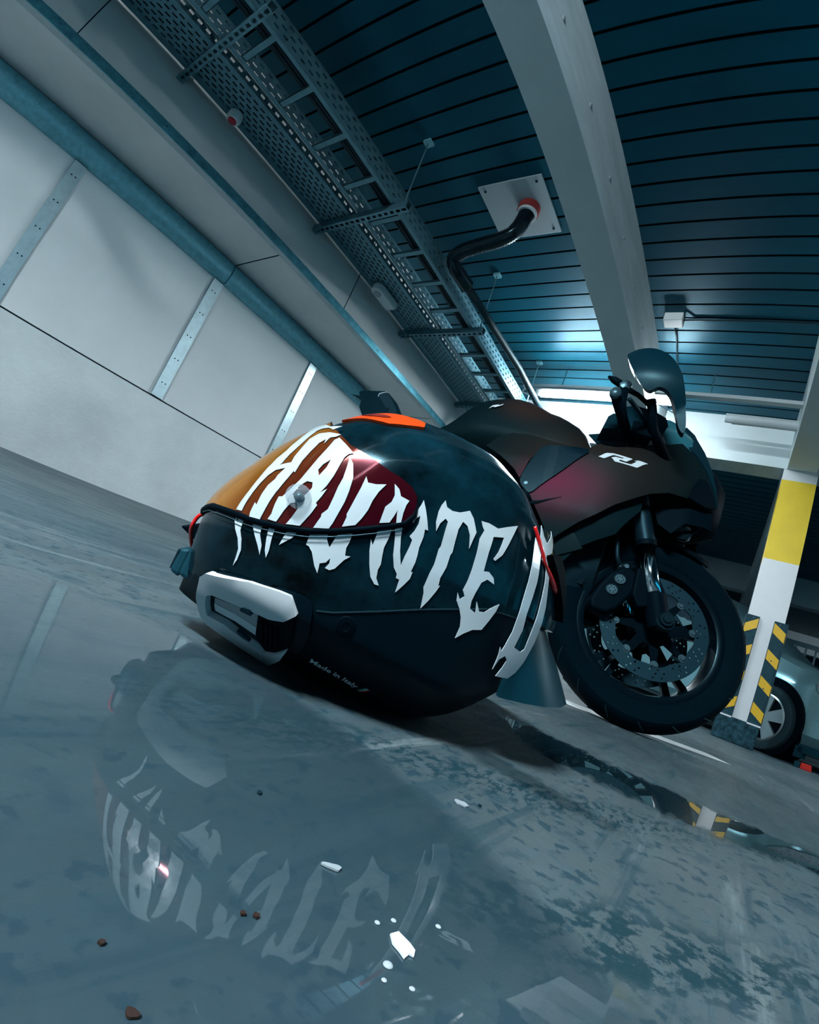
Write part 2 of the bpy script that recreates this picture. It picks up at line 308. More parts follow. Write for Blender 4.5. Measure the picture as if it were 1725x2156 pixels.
HD['FRo']=[(1.106,-0.375),(0.97,-0.345),(0.885,-0.33),(0.75,-0.325),(0.696,-0.328),(0.63,-0.4),(0.676,-0.443),(0.753,-0.466),(0.832,-0.464),(0.956,-0.475),(1.071,-0.49),(1.103,-0.513),(1.135,-0.676),(1.019,-0.68),(0.919,-0.761),(0.786,-0.852),(0.712,-0.777),(0.629,-0.66),(0.669,-0.829),(0.767,-1.071),(0.807,-1.055),(1.007,-0.94),(1.131,-0.844),(1.179,-0.799),(1.198,-0.722),(1.163,-0.506),(1.146,-0.418)]
HD['FRi']=[(1.071,-0.522),(0.971,-0.507),(0.821,-0.491),(0.831,-0.674),(0.955,-0.624),(1.077,-0.616)]
HD['LOUV']=[(0.821,-0.491),(0.71,-0.475),(0.631,-0.407),(0.627,-0.504),(0.628,-0.661),(0.712,-0.777),(0.785,-0.838),(0.831,-0.674)]
HD['HOUS']=[(1.106,-0.366),(0.911,-0.331),(0.731,-0.313),(0.613,-0.32),(0.572,-0.37),(0.54,-0.493),(0.558,-0.683),(0.652,-0.961),(0.76,-1.089),(0.938,-0.977),(1.176,-0.809),(1.223,-0.74),(1.18,-0.48)]
HD['SEAM']=[(0.483,-0.352),(0.259,-0.263),(0.02,-0.163),(-0.214,-0.071),(-0.385,-0.002),(-0.542,0.017),(-0.784,0.032),(-1.024,0.033)]
HD['SCRW']=[(0.384,-0.396)]
HD['SCR2']=[(0.712,0.192)]
HD['TEXT']=[(0.493,-0.799),(0.119,-0.86),(0.488,-0.744),(0.133,-0.802)]
HD['FLAG']=[(0.091,-0.886),(0.088,-0.955),(0.096,-0.817),(0.072,-0.816)]
HD['REDL']=[(-0.491,0.567),(-0.544,0.508),(-0.604,0.44),(-0.624,0.396),(-0.684,0.367),(-0.792,0.301),(-0.917,0.253)]
HD['BAR']=[(-0.641,0.433),(-0.73,0.476),(-0.887,0.435),(-0.945,0.315),(-1.028,0.148),(-1.016,0.113),(-0.835,0.273)]
HD['FLARE']=[(-0.581,0.016),(-0.787,0.027),(-1.024,0.033),(-0.959,-0.24),(-0.892,-0.348),(-0.61,-0.321)]
HD['SPOIL']=[(-0.617,0.225),(-1.063,0.039),(-1.051,0.124),(-0.761,0.456),(-0.737,0.622)]
HD['MOUTH']=[(1.396,-0.385),(1.309,-0.346),(1.33,-0.607),(1.397,-0.638),(1.425,-0.447),(1.396,-0.58)]
HD['REDC']=[(1.455,-0.125),(1.327,-0.101),(1.281,-0.131),(1.353,-0.204),(1.45,-0.217),(1.359,-0.238)]
HD['GLOSS']=[(0.669,0.075),(0.559,0.117),(0.384,0.215)]
HD['GASK']=[(1.461,-0.049),(1.329,-0.052),(1.13,-0.038),(1.037,-0.038),(0.975,-0.029),(0.874,-0.01),(0.763,0.023),(0.648,0.077),(0.528,0.142),(0.391,0.225),(0.311,0.277),(0.273,0.342),(0.277,0.412),(0.296,0.464)]
BD={}
BD['FAIR']=[(-0.453,0.532),(-0.428,0.584),(-0.389,0.642),(-0.353,0.708),(-0.328,0.776),(-0.311,0.797),(-0.285,0.787),(-0.202,0.769),(-0.117,0.766),(-0.042,0.757),(0.005,0.75),(0.028,0.753),(0.056,0.727),(0.073,0.721),(0.038,0.704),(-0.019,0.697),(-0.072,0.685),(-0.123,0.653),(-0.166,0.61),(-0.203,0.573),(-0.241,0.523),(-0.282,0.484),(-0.321,0.438),(-0.344,0.408),(-0.366,0.43),(-0.39,0.459),(-0.419,0.493)]
BD['UPPER']=[(-0.311,0.797),(-0.266,0.801),(-0.189,0.841),(-0.115,0.92),(-0.073,0.966),(-0.017,0.925),(0.021,0.871),(0.053,0.798),(0.073,0.721),(0.056,0.727),(0.028,0.753),(0.005,0.75),(-0.042,0.757),(-0.117,0.766),(-0.202,0.769),(-0.285,0.787)]
BD['COWL']=[(-0.372,0.877),(-0.32,0.904),(-0.234,0.926),(-0.143,0.991),(-0.106,1.029),(-0.076,1.072),(-0.042,1.053),(0.004,0.98),(0.039,0.901),(0.062,0.819),(0.076,0.734),(0.055,0.813),(0.022,0.885),(-0.016,0.939),(-0.073,0.982),(-0.116,0.942),(-0.192,0.871),(-0.272,0.836),(-0.331,0.832)]
BD['INTAKE']=[(-0.504,0.578),(-0.499,0.648),(-0.482,0.718),(-0.457,0.735),(-0.41,0.739),(-0.365,0.744),(-0.321,0.743),(-0.352,0.704),(-0.388,0.639),(-0.426,0.581),(-0.452,0.529),(-0.472,0.542),(-0.493,0.558)]
BD['SIDE2']=[(-0.696,0.715),(-0.674,0.781),(-0.631,0.817),(-0.572,0.825),(-0.473,0.809),(-0.381,0.798),(-0.334,0.801),(-0.332,0.782),(-0.377,0.783),(-0.473,0.774),(-0.5,0.757),(-0.518,0.683),(-0.522,0.61),(-0.554,0.642),(-0.618,0.683)]
BD['LOWER']=[(-0.35,0.42),(-0.326,0.451),(-0.286,0.498),(-0.245,0.539),(-0.206,0.59),(-0.168,0.628),(-0.136,0.651),(-0.133,0.601),(-0.154,0.557),(-0.179,0.496),(-0.221,0.462),(-0.263,0.424),(-0.297,0.36),(-0.324,0.375)]
BD['NOSEL']=[(-0.015,0.7),(-0.004,0.766),(0.003,0.802),(0.025,0.816),(0.049,0.768),(0.071,0.713),(0.038,0.697)]
BD['DUCT']=[(-0.102,0.664),(-0.037,0.695),(0.063,0.707),(0.074,0.639),(0.049,0.641),(-0.002,0.63),(-0.032,0.583),(-0.075,0.606)]
BD['LIP']=[(-0.015,0.615),(0.003,0.627),(0.023,0.636),(0.052,0.658),(0.042,0.643),(0.014,0.598),(-0.007,0.595)]
BD['LAMP']=[(0.0,0.642),(0.012,0.657),(0.021,0.633),(0.007,0.615)]
BD['MIR']=[(-0.306,1.064),(-0.295,1.086),(-0.247,1.102),(-0.211,1.089),(-0.178,1.062),(-0.148,1.023),(-0.115,0.96),(-0.082,0.871),(-0.074,0.817),(-0.096,0.832),(-0.119,0.892),(-0.15,0.933),(-0.184,0.941),(-0.204,0.918),(-0.244,0.948),(-0.278,0.998)]
BD['MIRG']=[(-0.198,0.952),(-0.182,0.973),(-0.152,0.961),(-0.124,0.926),(-0.105,0.878),(-0.137,0.892),(-0.179,0.913)]
BD['SLIT']=[(-0.447,0.523),(-0.392,0.549),(-0.338,0.575),(-0.383,0.556),(-0.444,0.531)]
BD['TANKP']=[(-0.945,0.859),(-0.92,0.899),(-0.894,0.955),(-0.869,0.995),(-0.832,1.025),(-0.79,1.045),(-0.747,1.058),(-0.701,1.061),(-0.651,1.052),(-0.598,1.03),(-0.553,1.008),(-0.515,0.999),(-0.473,0.98),(-0.426,0.959),(-0.389,0.925)]
BD['TANKL']=[(-0.781,0.774),(-0.736,0.829),(-0.677,0.868),(-0.582,0.883),(-0.478,0.858),(-0.422,0.845),(-0.359,0.835)]
BD['LOGOT']=[(-0.823,1.004),(-0.781,1.032)]
BD['TAIL']=[(-1.527,0.917),(-1.468,0.889),(-1.514,0.939),(-1.486,0.957),(-1.371,0.976),(-1.327,0.958),(-1.236,0.893),(-1.177,0.834),(-1.391,0.8),(-1.441,0.849),(-1.384,0.959),(-1.327,0.933),(-1.231,0.859)]
BD['PIVOT']=[(-0.485,0.566)]
BD['LOGO']=[(-0.297,0.727),(-0.277,0.747),(-0.257,0.753),(-0.2,0.752),(-0.201,0.747),(-0.213,0.734),(-0.219,0.733),(-0.23,0.734),(-0.236,0.733),(-0.232,0.728),(-0.205,0.728),(-0.198,0.73),(-0.186,0.745),(-0.193,0.746),(-0.181,0.755),(-0.153,0.756),(-0.18,0.724),(-0.246,0.722),(-0.254,0.73),(-0.26,0.734),(-0.248,0.739),(-0.228,0.739),(-0.223,0.743),(-0.256,0.744),(-0.279,0.724)]
BD['TLOGO']=[(-0.821,0.999),(-0.815,1.016),(-0.8,1.023),(-0.79,1.023),(-0.782,1.032),(-0.783,1.025),(-0.792,1.017),(-0.802,1.009),(-0.812,1.01)]
BD['LEV']=[(-0.369,1.036),(-0.319,1.003),(-0.31,1.022),(-0.291,1.013),(-0.252,0.994),(-0.208,0.978),(-0.199,0.998),(-0.304,0.991),(-0.289,0.931),(-0.274,0.873),(-0.273,0.842),(-0.197,0.983),(-0.207,0.914),(-0.206,0.876),(-0.166,0.907),(-0.157,0.887)]
BD['MASS']=[(-0.33,0.834),(-0.323,0.889),(-0.309,0.908),(-0.291,0.909),(-0.292,0.942),(-0.249,0.966),(-0.188,0.965),(-0.144,0.949),(-0.133,0.918),(-0.212,0.873)]
BD['FORK']=[(-0.114,0.623),(-0.095,0.571),(-0.099,0.522),(-0.06,0.537),(-0.059,0.411),(-0.018,0.428),(-0.037,0.415),(0.004,0.379),(-0.044,0.559),(0.019,0.39)]
BD['CALI']=[(-0.164,0.419),(-0.121,0.458),(-0.097,0.427),(-0.075,0.406),(-0.01,0.423),(0.006,0.381),(-0.046,0.323),(-0.101,0.29),(-0.116,0.28),(-0.18,0.304),(-0.201,0.286),(-0.201,0.32),(-0.172,0.376)]
BD['HOSE']=[(-0.21,0.613),(-0.184,0.568),(-0.168,0.498),(-0.16,0.46),(-0.159,0.429),(-0.137,0.444),(-0.112,0.429)]
BD['FEND']=[(-0.351,0.391),(-0.332,0.421),(-0.291,0.476),(-0.253,0.508),(-0.178,0.542),(-0.125,0.55),(0.009,0.593),(0.04,0.595),(0.088,0.582),(0.128,0.556),(0.123,0.531),(0.072,0.539),(0.026,0.546)]
# ------------------------------------------------------------------ floor
def floor_mat():
    m=bpy.data.materials.new('wet_concrete_floor'); m.use_nodes=True; nt=m.node_tree; N=nt.nodes; L=nt.links; b=N['Principled BSDF']
    tc=N.new('ShaderNodeTexCoord')
    def noise(sc,loc=(0,0,0),scale=1,det=8,ro=.6):
        mp=N.new('ShaderNodeMapping'); mp.inputs['Scale'].default_value=sc; mp.inputs['Location'].default_value=loc; L.new(tc.outputs['Object'],mp.inputs[0])
        n=N.new('ShaderNodeTexNoise'); n.inputs['Scale'].default_value=scale; n.inputs['Detail'].default_value=det; n.inputs['Roughness'].default_value=ro
        L.new(mp.outputs[0],n.inputs['Vector']); return n.outputs['Fac']
    def rng(x,a,b_,c=0,d=1):
        r=N.new('ShaderNodeMapRange'); r.interpolation_type='SMOOTHSTEP'
        r.inputs['From Min'].default_value=a; r.inputs['From Max'].default_value=b_; r.inputs['To Min'].default_value=c; r.inputs['To Max'].default_value=d
        L.new(x,r.inputs['Value']); return r.outputs[0]
    def mth(op,x,y):
        q=N.new('ShaderNodeMath'); q.operation=op
        for i,v in enumerate((x,y)):
            if isinstance(v,(int,float)): q.inputs[i].default_value=v
            else: L.new(v,q.inputs[i])
        return q.outputs[0]
    def mix(f,a,c):
        x=N.new('ShaderNodeMixRGB')
        if isinstance(f,float): x.inputs[0].default_value=f
        else: L.new(f,x.inputs[0])
        for i,v in ((1,a),(2,c)):
            if isinstance(v,tuple): x.inputs[i].default_value=(*v,1)
            else: L.new(v,x.inputs[i])
        return x.outputs[0]
    def blob(cx,cy,ang,rx,ry,edge=.25,jit=.5,js=14):
        mp=N.new('ShaderNodeMapping'); mp.vector_type='TEXTURE'; mp.inputs['Location'].default_value=(cx,cy,0); mp.inputs['Rotation'].default_value=(0,0,ang); mp.inputs['Scale'].default_value=(rx,ry,1)
        L.new(tc.outputs['Object'],mp.inputs[0])
        l=N.new('ShaderNodeVectorMath'); l.operation='LENGTH'; L.new(mp.outputs[0],l.inputs[0])
        j=mth('MULTIPLY',mth('SUBTRACT',noise(js if isinstance(js,tuple) else (1,1,1),(cx,cy,0),(1 if isinstance(js,tuple) else js),7,.65),.5),jit*2)
        return rng(mth('ADD',l.outputs['Value'],j),1-edge,1+edge,1,0)
    big=noise((.8,1.5,1),(3,1,0),1.6,6); mid=noise((1,3.2,1),(1,5,0),4,8,.7); fine=noise((1,1,1),(0,0,0),38,8,.7); grit=noise((1,1,1),(9,2,0),150,4,.7)
    streak=noise((.7,7,1),(2,2,0),3.5,7,.7)
    col=mix(rng(big,.35,.68),(.044,.076,.090),(.100,.130,.138))
    col=mix(rng(mid,.45,.75,0,.6),col,(.10,.16,.18))
    col=mix(rng(streak,.54,.66,0,.6),col,(.055,.11,.13))
    col=mix(rng(fine,.52,.68,0,.7),col,(.07,.12,.14))
    col=mix(rng(grit,.60,.75,0,.45),col,(.04,.09,.11))
    spots=noise((1,1,1),(4,7,0),95,4,.55); col=mix(rng(spots,.565,.63,0,.7),col,(.010,.045,.070))
    sp2=noise((1,1,1),(14,7,0),30,5,.6); col=mix(rng(sp2,.555,.66,0,.5),col,(.016,.055,.080))
    ln_=noise((2.2,38,1),(5,2,0),1,6,.7); col=mix(rng(ln_,.55,.63,0,.6),col,(.02,.06,.08))
    lt=noise((1.4,18,1),(15,12,0),1,6,.7); col=mix(rng(lt,.58,.72,0,.5),col,(.27,.33,.34))
    pud=blob(.665,.005,-1.42,.27,.080,.22,.80,(8,30,1))
    pud2=mth('MULTIPLY',blob(.435,.135,-1.55,.10,.022,.5,.9,(30,60,1)),.5)
    pud=mth('MAXIMUM',pud,pud2)
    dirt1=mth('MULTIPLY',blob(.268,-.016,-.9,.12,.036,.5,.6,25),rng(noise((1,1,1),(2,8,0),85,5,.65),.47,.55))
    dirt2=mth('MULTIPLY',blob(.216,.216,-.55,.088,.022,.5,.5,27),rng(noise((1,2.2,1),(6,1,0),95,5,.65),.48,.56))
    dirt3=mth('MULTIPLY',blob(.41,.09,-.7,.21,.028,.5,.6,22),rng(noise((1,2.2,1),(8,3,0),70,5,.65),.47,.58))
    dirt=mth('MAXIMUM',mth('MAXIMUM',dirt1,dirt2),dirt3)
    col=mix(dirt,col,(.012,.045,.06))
    # damp film in the foreground
    wet=blob(.07,.200,0,.220,.29,.06,.05,9)
    col=mix(mth('MULTIPLY',wet,.72),col,(.022,.052,.070))
    col=mix(pud,col,(.006,.022,.03))
    L.new(col,b.inputs['Base Color'])
    rough=mth('SUBTRACT',rng(mid,.3,.7,.62,.46),mth('MULTIPLY',pud,.40)); L.new(rough,b.inputs['Roughness'])
    allwet=mth('MAXIMUM',mth('MULTIPLY',wet,.95),pud)
    L.new(mth('MAXIMUM',allwet,.12),b.inputs['Coat Weight'])
    L.new(rng(allwet,0,.9,.30,.004),b.inputs['Coat Roughness']); b.inputs['Coat IOR'].default_value=1.6; b.inputs['Specular IOR Level'].default_value=.22
    bp=N.new('ShaderNodeBump'); bp.inputs['Strength'].default_value=.35; bp.inputs['Distance'].default_value=.002
    L.new(mth('ADD',fine,mth('MULTIPLY',grit,.5)),bp.inputs['Height']); L.new(bp.outputs[0],b.inputs['Normal'])
    return m
def fz(x,y):
    a=min(1,max(0,(x-.62)/.75)); b=min(1,max(0,(abs(y-.2)-.75)/1.2)); s=lambda v:v*v*(3-2*v)
    c=min(1,max(0,(x-1.6)/1.2)); d=min(1,max(0,(-x-.4)/1.0))
    return (.028-.021*s(a))*(1-s(b))*(1-s(c))*(1-s(d))
gx=[-6,-3]+[-1.5+.1*k for k in range(56)]+[6,9,14,22]; gy=[-12,-6,-3]+[-2+.1*k for k in range(50)]+[YW+.2]
V=[(x,y,fz(x,y)) for x in gx for y in gy]; ny=len(gy)
F=[(i*ny+j,(i+1)*ny+j,(i+1)*ny+j+1,i*ny+j+1) for i in range(len(gx)-1) for j in range(ny-1)]
V+=[(-6,-12,-.2),(22,-12,-.2),(22,YW+.2,-.2),(-6,YW+.2,-.2)]; n=len(V)-4; F.append((n+3,n+2,n+1,n))
build('floor',V,F,floor_mat(),None,True,kind='structure')
# ------------------------------------------------------------------ ceiling: steel deck with narrow grooves
PIT=.1295; G=.0075
mb=MB(); x0=2.35*.4805; ks=range(int((-6-x0)/PIT)+1,int((22-x0)/PIT))
xs=[x0+PIT*k for k in ks]; prev=-6
for x in xs:
    mb.mi=0; mb.add([(prev,-12,HC),(prev,YW,HC),(x-G,YW,HC),(x-G,-12,HC)],[(0,1,2,3)])
    # shallow stiffening step in the middle of each pan
    mb.mi=1; mb.add([(x-G,-12,HC),(x-G,YW,HC),(x-G*1.3,YW,HC+.03),(x-G*1.3,-12,HC+.03),(x+G,-12,HC),(x+G,YW,HC),(x+G*1.3,YW,HC+.03),(x+G*1.3,-12,HC+.03)],[(0,1,2,3),(5,4,7,6),(3,2,6,7)])
    prev=x+G
mb.mi=0; mb.add([(prev,-12,HC),(prev,YW,HC),(22,YW,HC),(22,-12,HC)],[(0,1,2,3)])
mb.add([(-6,-12,HC+.06),(-6,YW,HC+.06),(22,YW,HC+.06),(22,-12,HC+.06)],[(0,1,2,3)])
o=build('ceiling',mb.V,mb.F,None,mats=[M['deck'],M['groove']],mi=mb.I,kind='structure')
# ------------------------------------------------------------------ steel beams
ZB=.14+1.935
def beam(a,b,side):
    m=MB(); m.box(a,b)
    for i,f in enumerate(m.F):
        pass
    m.I=[0,0,1 if side else 0,0,0,0]
    return m
def beamobj(name,a,b,mats,I):
    m=MB(); m.box(a,b); o=build(name,m.V,m.F,None,mats=mats,mi=I,kind='structure'); return o
# faces: bottom, top, y0, x1, y1, x0
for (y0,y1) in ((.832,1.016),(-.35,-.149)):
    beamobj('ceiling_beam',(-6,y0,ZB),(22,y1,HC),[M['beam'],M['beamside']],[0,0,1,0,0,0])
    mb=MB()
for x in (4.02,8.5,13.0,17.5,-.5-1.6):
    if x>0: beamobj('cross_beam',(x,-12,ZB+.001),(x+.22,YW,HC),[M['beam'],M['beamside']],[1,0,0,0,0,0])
# plate studs along the beam
for k in range(9):
    x=.45+.36*k
    mb=MB(); mb.lathe([(0,-.004),(.009,-.004),(.012,0),(0,0)],(x,.832,ZB+.17),'y',12); mb.out('trim_%d'%(40+k),M['stud'],kind='structure')
# ------------------------------------------------------------------ left wall
mb=MB(); mb.box((-6,YW,-.2),(22,YW+.25,.660)); mb.out('wall_left',M['concrete'],kind='structure')
mb=MB(); mb.box((-6,YW+.012,.672),(22,YW+.25,1.60)); mb.out('wall_left_panel',M['panel'],kind='structure')
mb=MB(); mb.box((-6,YW+.03,.655),(22,YW+.2,.676)); mb.out('trim_1',M['groove'],kind='structure')
# boxed duct: soffit boards and face boards
mb=MB(); mb.box((-6,YF+.004,ZS),(22,YW+.25,ZS+.02)); mb.out('wall_left_soffit',M['board'],kind='structure')
mb=MB(); mb.box((-6,YF,ZS+.004),(22,YF+.02,HC+.02)); mb.box((-6,YF+.02,ZS+.02),(22,YW+.25,ZS+.05)); mb.out('wall_left_upper',M['board2'],kind='structure')
for i,x in enumerate((-.204,1.768,3.74)):
    MB().box((x-.003,YF-.001,ZS+.05),(x+.003,YF+.03,HC)).out('trim_%d'%(2+i),M['groove'],kind='structure')
for i,x in enumerate((-.78,1.215,3.2)):
    MB().box((x-.004,YF+.06,ZS-.001),(x+.004,YW,ZS+.01)).out('trim_%d'%(6+i),M['groove'],kind='structure')
# galvanised round-front channel along the panels
def channel(x0,x1,n):
    P=[];zc=ZS-.084
    for k in range(13):
        a=-PI/2+PI*k/12; P.append((YW+.002-.052*math.cos(a),zc+.084*math.sin(a)))
    P+= [(YW+.02,zc+.084),(YW+.02,zc-.084)]
    m=MB(); m.prism([(p[0],p[1]) for p in P],x0,x1,'x'); o=m.out(n,M['galv'],kind='structure',auto=.6); return o
for i,(a,b) in enumerate(((-6,-.79),(-.785,1.200),(1.208,3.2),(3.205,22))): channel(a,b,'trim_%d'%(10+i))
# edge angle at the lower corner of the duct
mb=MB(); mb.box((-6,YF-.003,ZS-.003),(22,YF+.003,ZS+.050)); mb.out('trim_15',M['galvtrim'],kind='structure')
mb=MB(); mb.box((-6,YF+.003,ZS-.004),(22,YF+.056,ZS)); mb.out('trim_16',M['ventedge'],kind='structure')
for k in range(9):
    MB().lathe([(0,-.008),(.004,-.007),(.005,-.003),(0,-.003)],(-.9+.62*k,YF,ZS+.026),'y',8).out('trim_%d'%(80+k),M['bolt'],kind='structure')
# panel joint strips with screws
SX=[-1.8,-.81,.18,1.173,2.13,3.10,4.10,5.1]
for i,x in enumerate(SX):
    w=.038
    o=empty('joint_strip',(x,YW,.672),label='vertical galvanised joint strip on the left wall, '+['far behind','behind','widest one at the left edge','second from the left edge','third from the left edge','hidden behind the motorcycle','beyond the motorcycle','farthest'][i],cat='metal strip',group='joint strips between the wall panels')
    MB().box((-w,-.004,0),(w,.02,.905)).out('strip',M['strip'],o)
    for z in (.10,.28,.46,.64,.82):
        for dx in (-.012,.012):
            MB().lathe([(0,-.0065),(.004,-.006),(.005,-.0035),(0,-.0035)],(dx,0,z),'y',8).out('screw',M['darkmetal'],o)
# ------------------------------------------------------------------ far closing walls
MB().box((21.8,-12,-.2),(22,YW,HC)).out('wall_back',mat('far_wall',(.02,.07,.09),.8),kind='structure')
MB().box((-6,-12.2,-.2),(22,-12,.9)).out('wall_right',M['concrete'],kind='structure')
MB().box((-6.2,-12,-.2),(-6,YW,HC)).out('wall_front',mat('rear_wall',(.10,.17,.20),.8),kind='structure')
# ------------------------------------------------------------------ perforated sheet helper
def perf(mb,fn,u0,u1,v0,v1,pu,pv,hu,hv,stag=.5):
    """cells along u with pitch pu, rows along v; fn(u,v)->xyz"""
    nv=max(1,int(round((v1-v0)/pv))); pv=(v1-v0)/nv
    for j in range(nv):
        a=v0+j*pv;b=a+pv;c=(a+b)/2;off=(j%2)*stag*pu
        u=u0-off
        while u<u1:
            p=max(u,u0);q=min(u+pu,u1)
            if q-p>1e-4:
                h0=u+pu/2-hu/2;h1=h0+hu
                if h0>p and h1<q:
                    V=[fn(p,a),fn(q,a),fn(q,b),fn(p,b),fn(h0,c-hv/2),fn(h1,c-hv/2),fn(h1,c+hv/2),fn(h0,c+hv/2)]
                    mb.add(V,[(0,1,5,4),(1,2,6,5),(2,3,7,6),(3,0,4,7)])
                else: mb.add([fn(p,a),fn(q,a),fn(q,b),fn(p,b)],[(0,1,2,3)])
            u+=pu
    return mb
ZT=.14+1.91
def tray_run():
    t=empty('cable_tray',(0,0,ZT),label='wide perforated cable tray hung beside the left wall',cat='cable tray')
    mb=MB(); perf(mb,lambda u,v:(u,v,0),-2.6,6.2,2.275,2.50,.048,.0322,.030,.011)
    mb.box((-2.6,2.252,-.001),(6.2,2.276,.0005)); mb.box((-2.6,2.50,-.001),(6.2,2.535,.0005))
    mb.out('tray_base',M['traym'],t)
    mb=MB(); perf(mb,lambda u,v:(u,2.252,v),-2.6,6.2,0,.05,.052,.05,.026,.014); mb.out('side_flange',M['traym'],t)
    MB().box((-2.6,2.533,0),(6.2,2.535,.05)).out('side_flange',M['traym'],t)
    MB().box((-2.6,2.29,.02),(6.2,2.50,.05)).out('cable_bundle',M['cable'],t)
tray_run()
def ladder_run():
    t=empty('cable_ladder',(0,0,ZT),label='cable ladder with perforated side rails and open rungs',cat='cable ladder')
    for y,s in ((1.897,1),(2.19,-1)):
        mb=MB(); perf(mb,lambda u,v:(u,y,v),-2.6,6.2,.012,.105,.058,.031,.028,.009)
        mb.box((-2.6,min(y,y+.028*s),0),(6.2,max(y,y+.028*s),.0015)); mb.box((-2.6,y-.002,0),(6.2,y+.002,.013)); mb.box((-2.6,y-.002,.104),(6.2,y+.002,.112))
        mb.out('side_rail',M['traym'],t)
    k=0; x=.869-.255*13
    while x<6.1:
        mb=MB(); mb.box((x-.017,1.90,.004),(x+.017,2.19,.006)); mb.box((x-.017,1.90,.004),(x-.014,2.19,.020)); mb.box((x+.014,1.90,.004),(x+.017,2.19,.020))
        mb.out('rung',M['traym'],t); x+=.255
    for i,(y,z,r) in enumerate(((1.945,.032,.011),(1.965,.034,.010),(1.985,.031,.010),(1.955,.050,.010),(2.003,.033,.009))):
        MB().tube([(-2.6+.3*j,y+.003*math.sin(j*1.7+i),z+.002*math.sin(j+i)) for j in range(30)],r,8).out('cable',M['cable'],t,smooth=True)
ladder_run()
# support brackets and rods
for i,x in enumerate((-1.84,-.79,.254,1.305,2.34,3.39,4.44,5.49)):
    nm=['far behind the camera','behind the camera','nearest, at the top left','second, between siren and sounder','third, beyond the white sounder','fourth, by the tube lamp','fifth','last'][i]
    t=empty('support_bracket',(x,2.2,ZT),label='slotted steel bracket under the cable trays, '+nm,cat='bracket',group='brackets carrying the cable trays')
    mb=MB()
    perf(mb,lambda u,v:(v,u,-.0425),-.40,.385,-.0205,.0205,.045,.041,.026,.017,0)
    mb.box((-.0205,-.40,-.042),(-.0185,.385,-.001)); mb.box((.0185,-.40,-.042),(.0205,.385,-.001)); mb.box((-.0205,-.40,-.003),(.0205,.385,-.001))
    mb.out('strut',M['traym'],t)
    MB().tube([(0,-.36,-.05),(-.04,-.35,HC-ZT)],.0045,8).out('threaded_rod',M['traym'],t)
    MB().box((-.06,-.375,HC-ZT-.016),(-.015,-.325,HC-ZT)).out('anchor',M['galv'],t)
    MB().tube([(0,.365,-.05),(0,.365,HC-ZT)],.0045,8).out('threaded_rod',M['traym'],t)
# ------------------------------------------------------------------ siren and sounder on the tray
s=empty('alarm_siren',(.545,2.47,ZT),label='round white fire siren with a red lens under the perforated tray',cat='siren')
MB().lathe([(0,0),(.038,0),(.040,-.01),(.040,-.035),(.034,-.048),(0,-.048)],axis='z',n=32).out('body',M['white'],s,auto=.6)
MB().lathe([(0,-.048),(.024,-.048),(.023,-.056),(.012,-.061),(0,-.062)],axis='z',n=28).out('red_lens',M['red'],s,auto=.6)
s=empty('wall_sounder',(1.95,2.45,ZT),(0,0,0),label='white rounded sounder box under the perforated tray beyond the siren',cat='alarm sounder')
pl=[(-.09+.05*math.cos(a),.05*math.sin(a)) for a in [PI/2+PI*k/12 for k in range(13)]]+[(.085,-.05),(.085,.05)]
MB().prism(pl,-.055,0,'z').out('housing',M['white'],s,bevel=.008,auto=.6)
MB().lathe([(0,-.062),(.028,-.062),(.030,-.055),(0,-.055)],(-.085,0,0),'z',24).out('sound_opening',M['ventgrey'],s)
# ------------------------------------------------------------------ duct plate and hose
t=empty('duct_plate',(1.81,1.49,HC),label='square white plate screwed to the dark ceiling around the hose',cat='plate')
MB().box((-.205,-.21,-.012),(.195,.20,0)).out('plate',mat('plate_paint',(.36,.46,.50),.55),t,bevel=.004)
for dx in (-.17,.16):
    for dy in (-.17,.16): MB().lathe([(0,-.018),(.006,-.018),(.008,-.012),(0,-.012)],(dx,dy,0),'z',10).out('screw',M['darkmetal'],t)
t=empty('drain_hose',(0,0,0),label='black ribbed hose from the ceiling plate down behind the cable ladder',cat='hose')
path=[(1.794, 1.416, 2.476), (1.794, 1.416, 2.44), (1.796, 1.424, 2.38), (1.799, 1.438, 2.32), (1.798, 1.472, 2.27), (1.8, 1.557, 2.24), (1.8, 1.682, 2.22), (1.794, 1.768, 2.19), (1.81, 1.835, 2.16), (1.844, 1.833, 2.13), (1.897, 1.816, 2.11), (1.998, 1.803, 2.105), (2.392, 1.773, 2.1), (2.878, 1.741, 2.1), (5.8, 1.8, 2.1)]
def spline(P,n):
    P=[Vector(p) for p in P]; o=[]
    for i in range(len(P)-1):
        a=P[max(0,i-1)];b=P[i];c=P[i+1];d=P[min(len(P)-1,i+2)]
        for k in range(n):
            t_=k/n; o.append(.5*((2*b)+(c-a)*t_+(2*a-5*b+4*c-d)*t_*t_+(3*b-a-3*c+d)*t_**3))
    o.append(P[-1]); return o
sp=spline(path[:12],12); MB().tube(sp,[.047 if k%2 else .041 for k in range(len(sp))],20).out('hose_body',M['hose'],t,smooth=True)
MB().tube(path[11:],.026,14).out('straight_pipe',M['cable'],t,smooth=True)
MB().lathe([(.066,-.060),(.066,-.013),(.050,-.013),(.050,-.06),(.066,-.060)],(1.798,1.418,HC),'z',28).out('red_collar',mat('dull_red',(.32,.03,.03),.6),t,auto=.6)
MB().lathe([(.061,-.078),(.061,-.060),(.049,-.060),(.049,-.078),(.061,-.078)],(1.798,1.418,HC),'z',28).out('white_ring',M['ventwhite'],t,auto=.6)
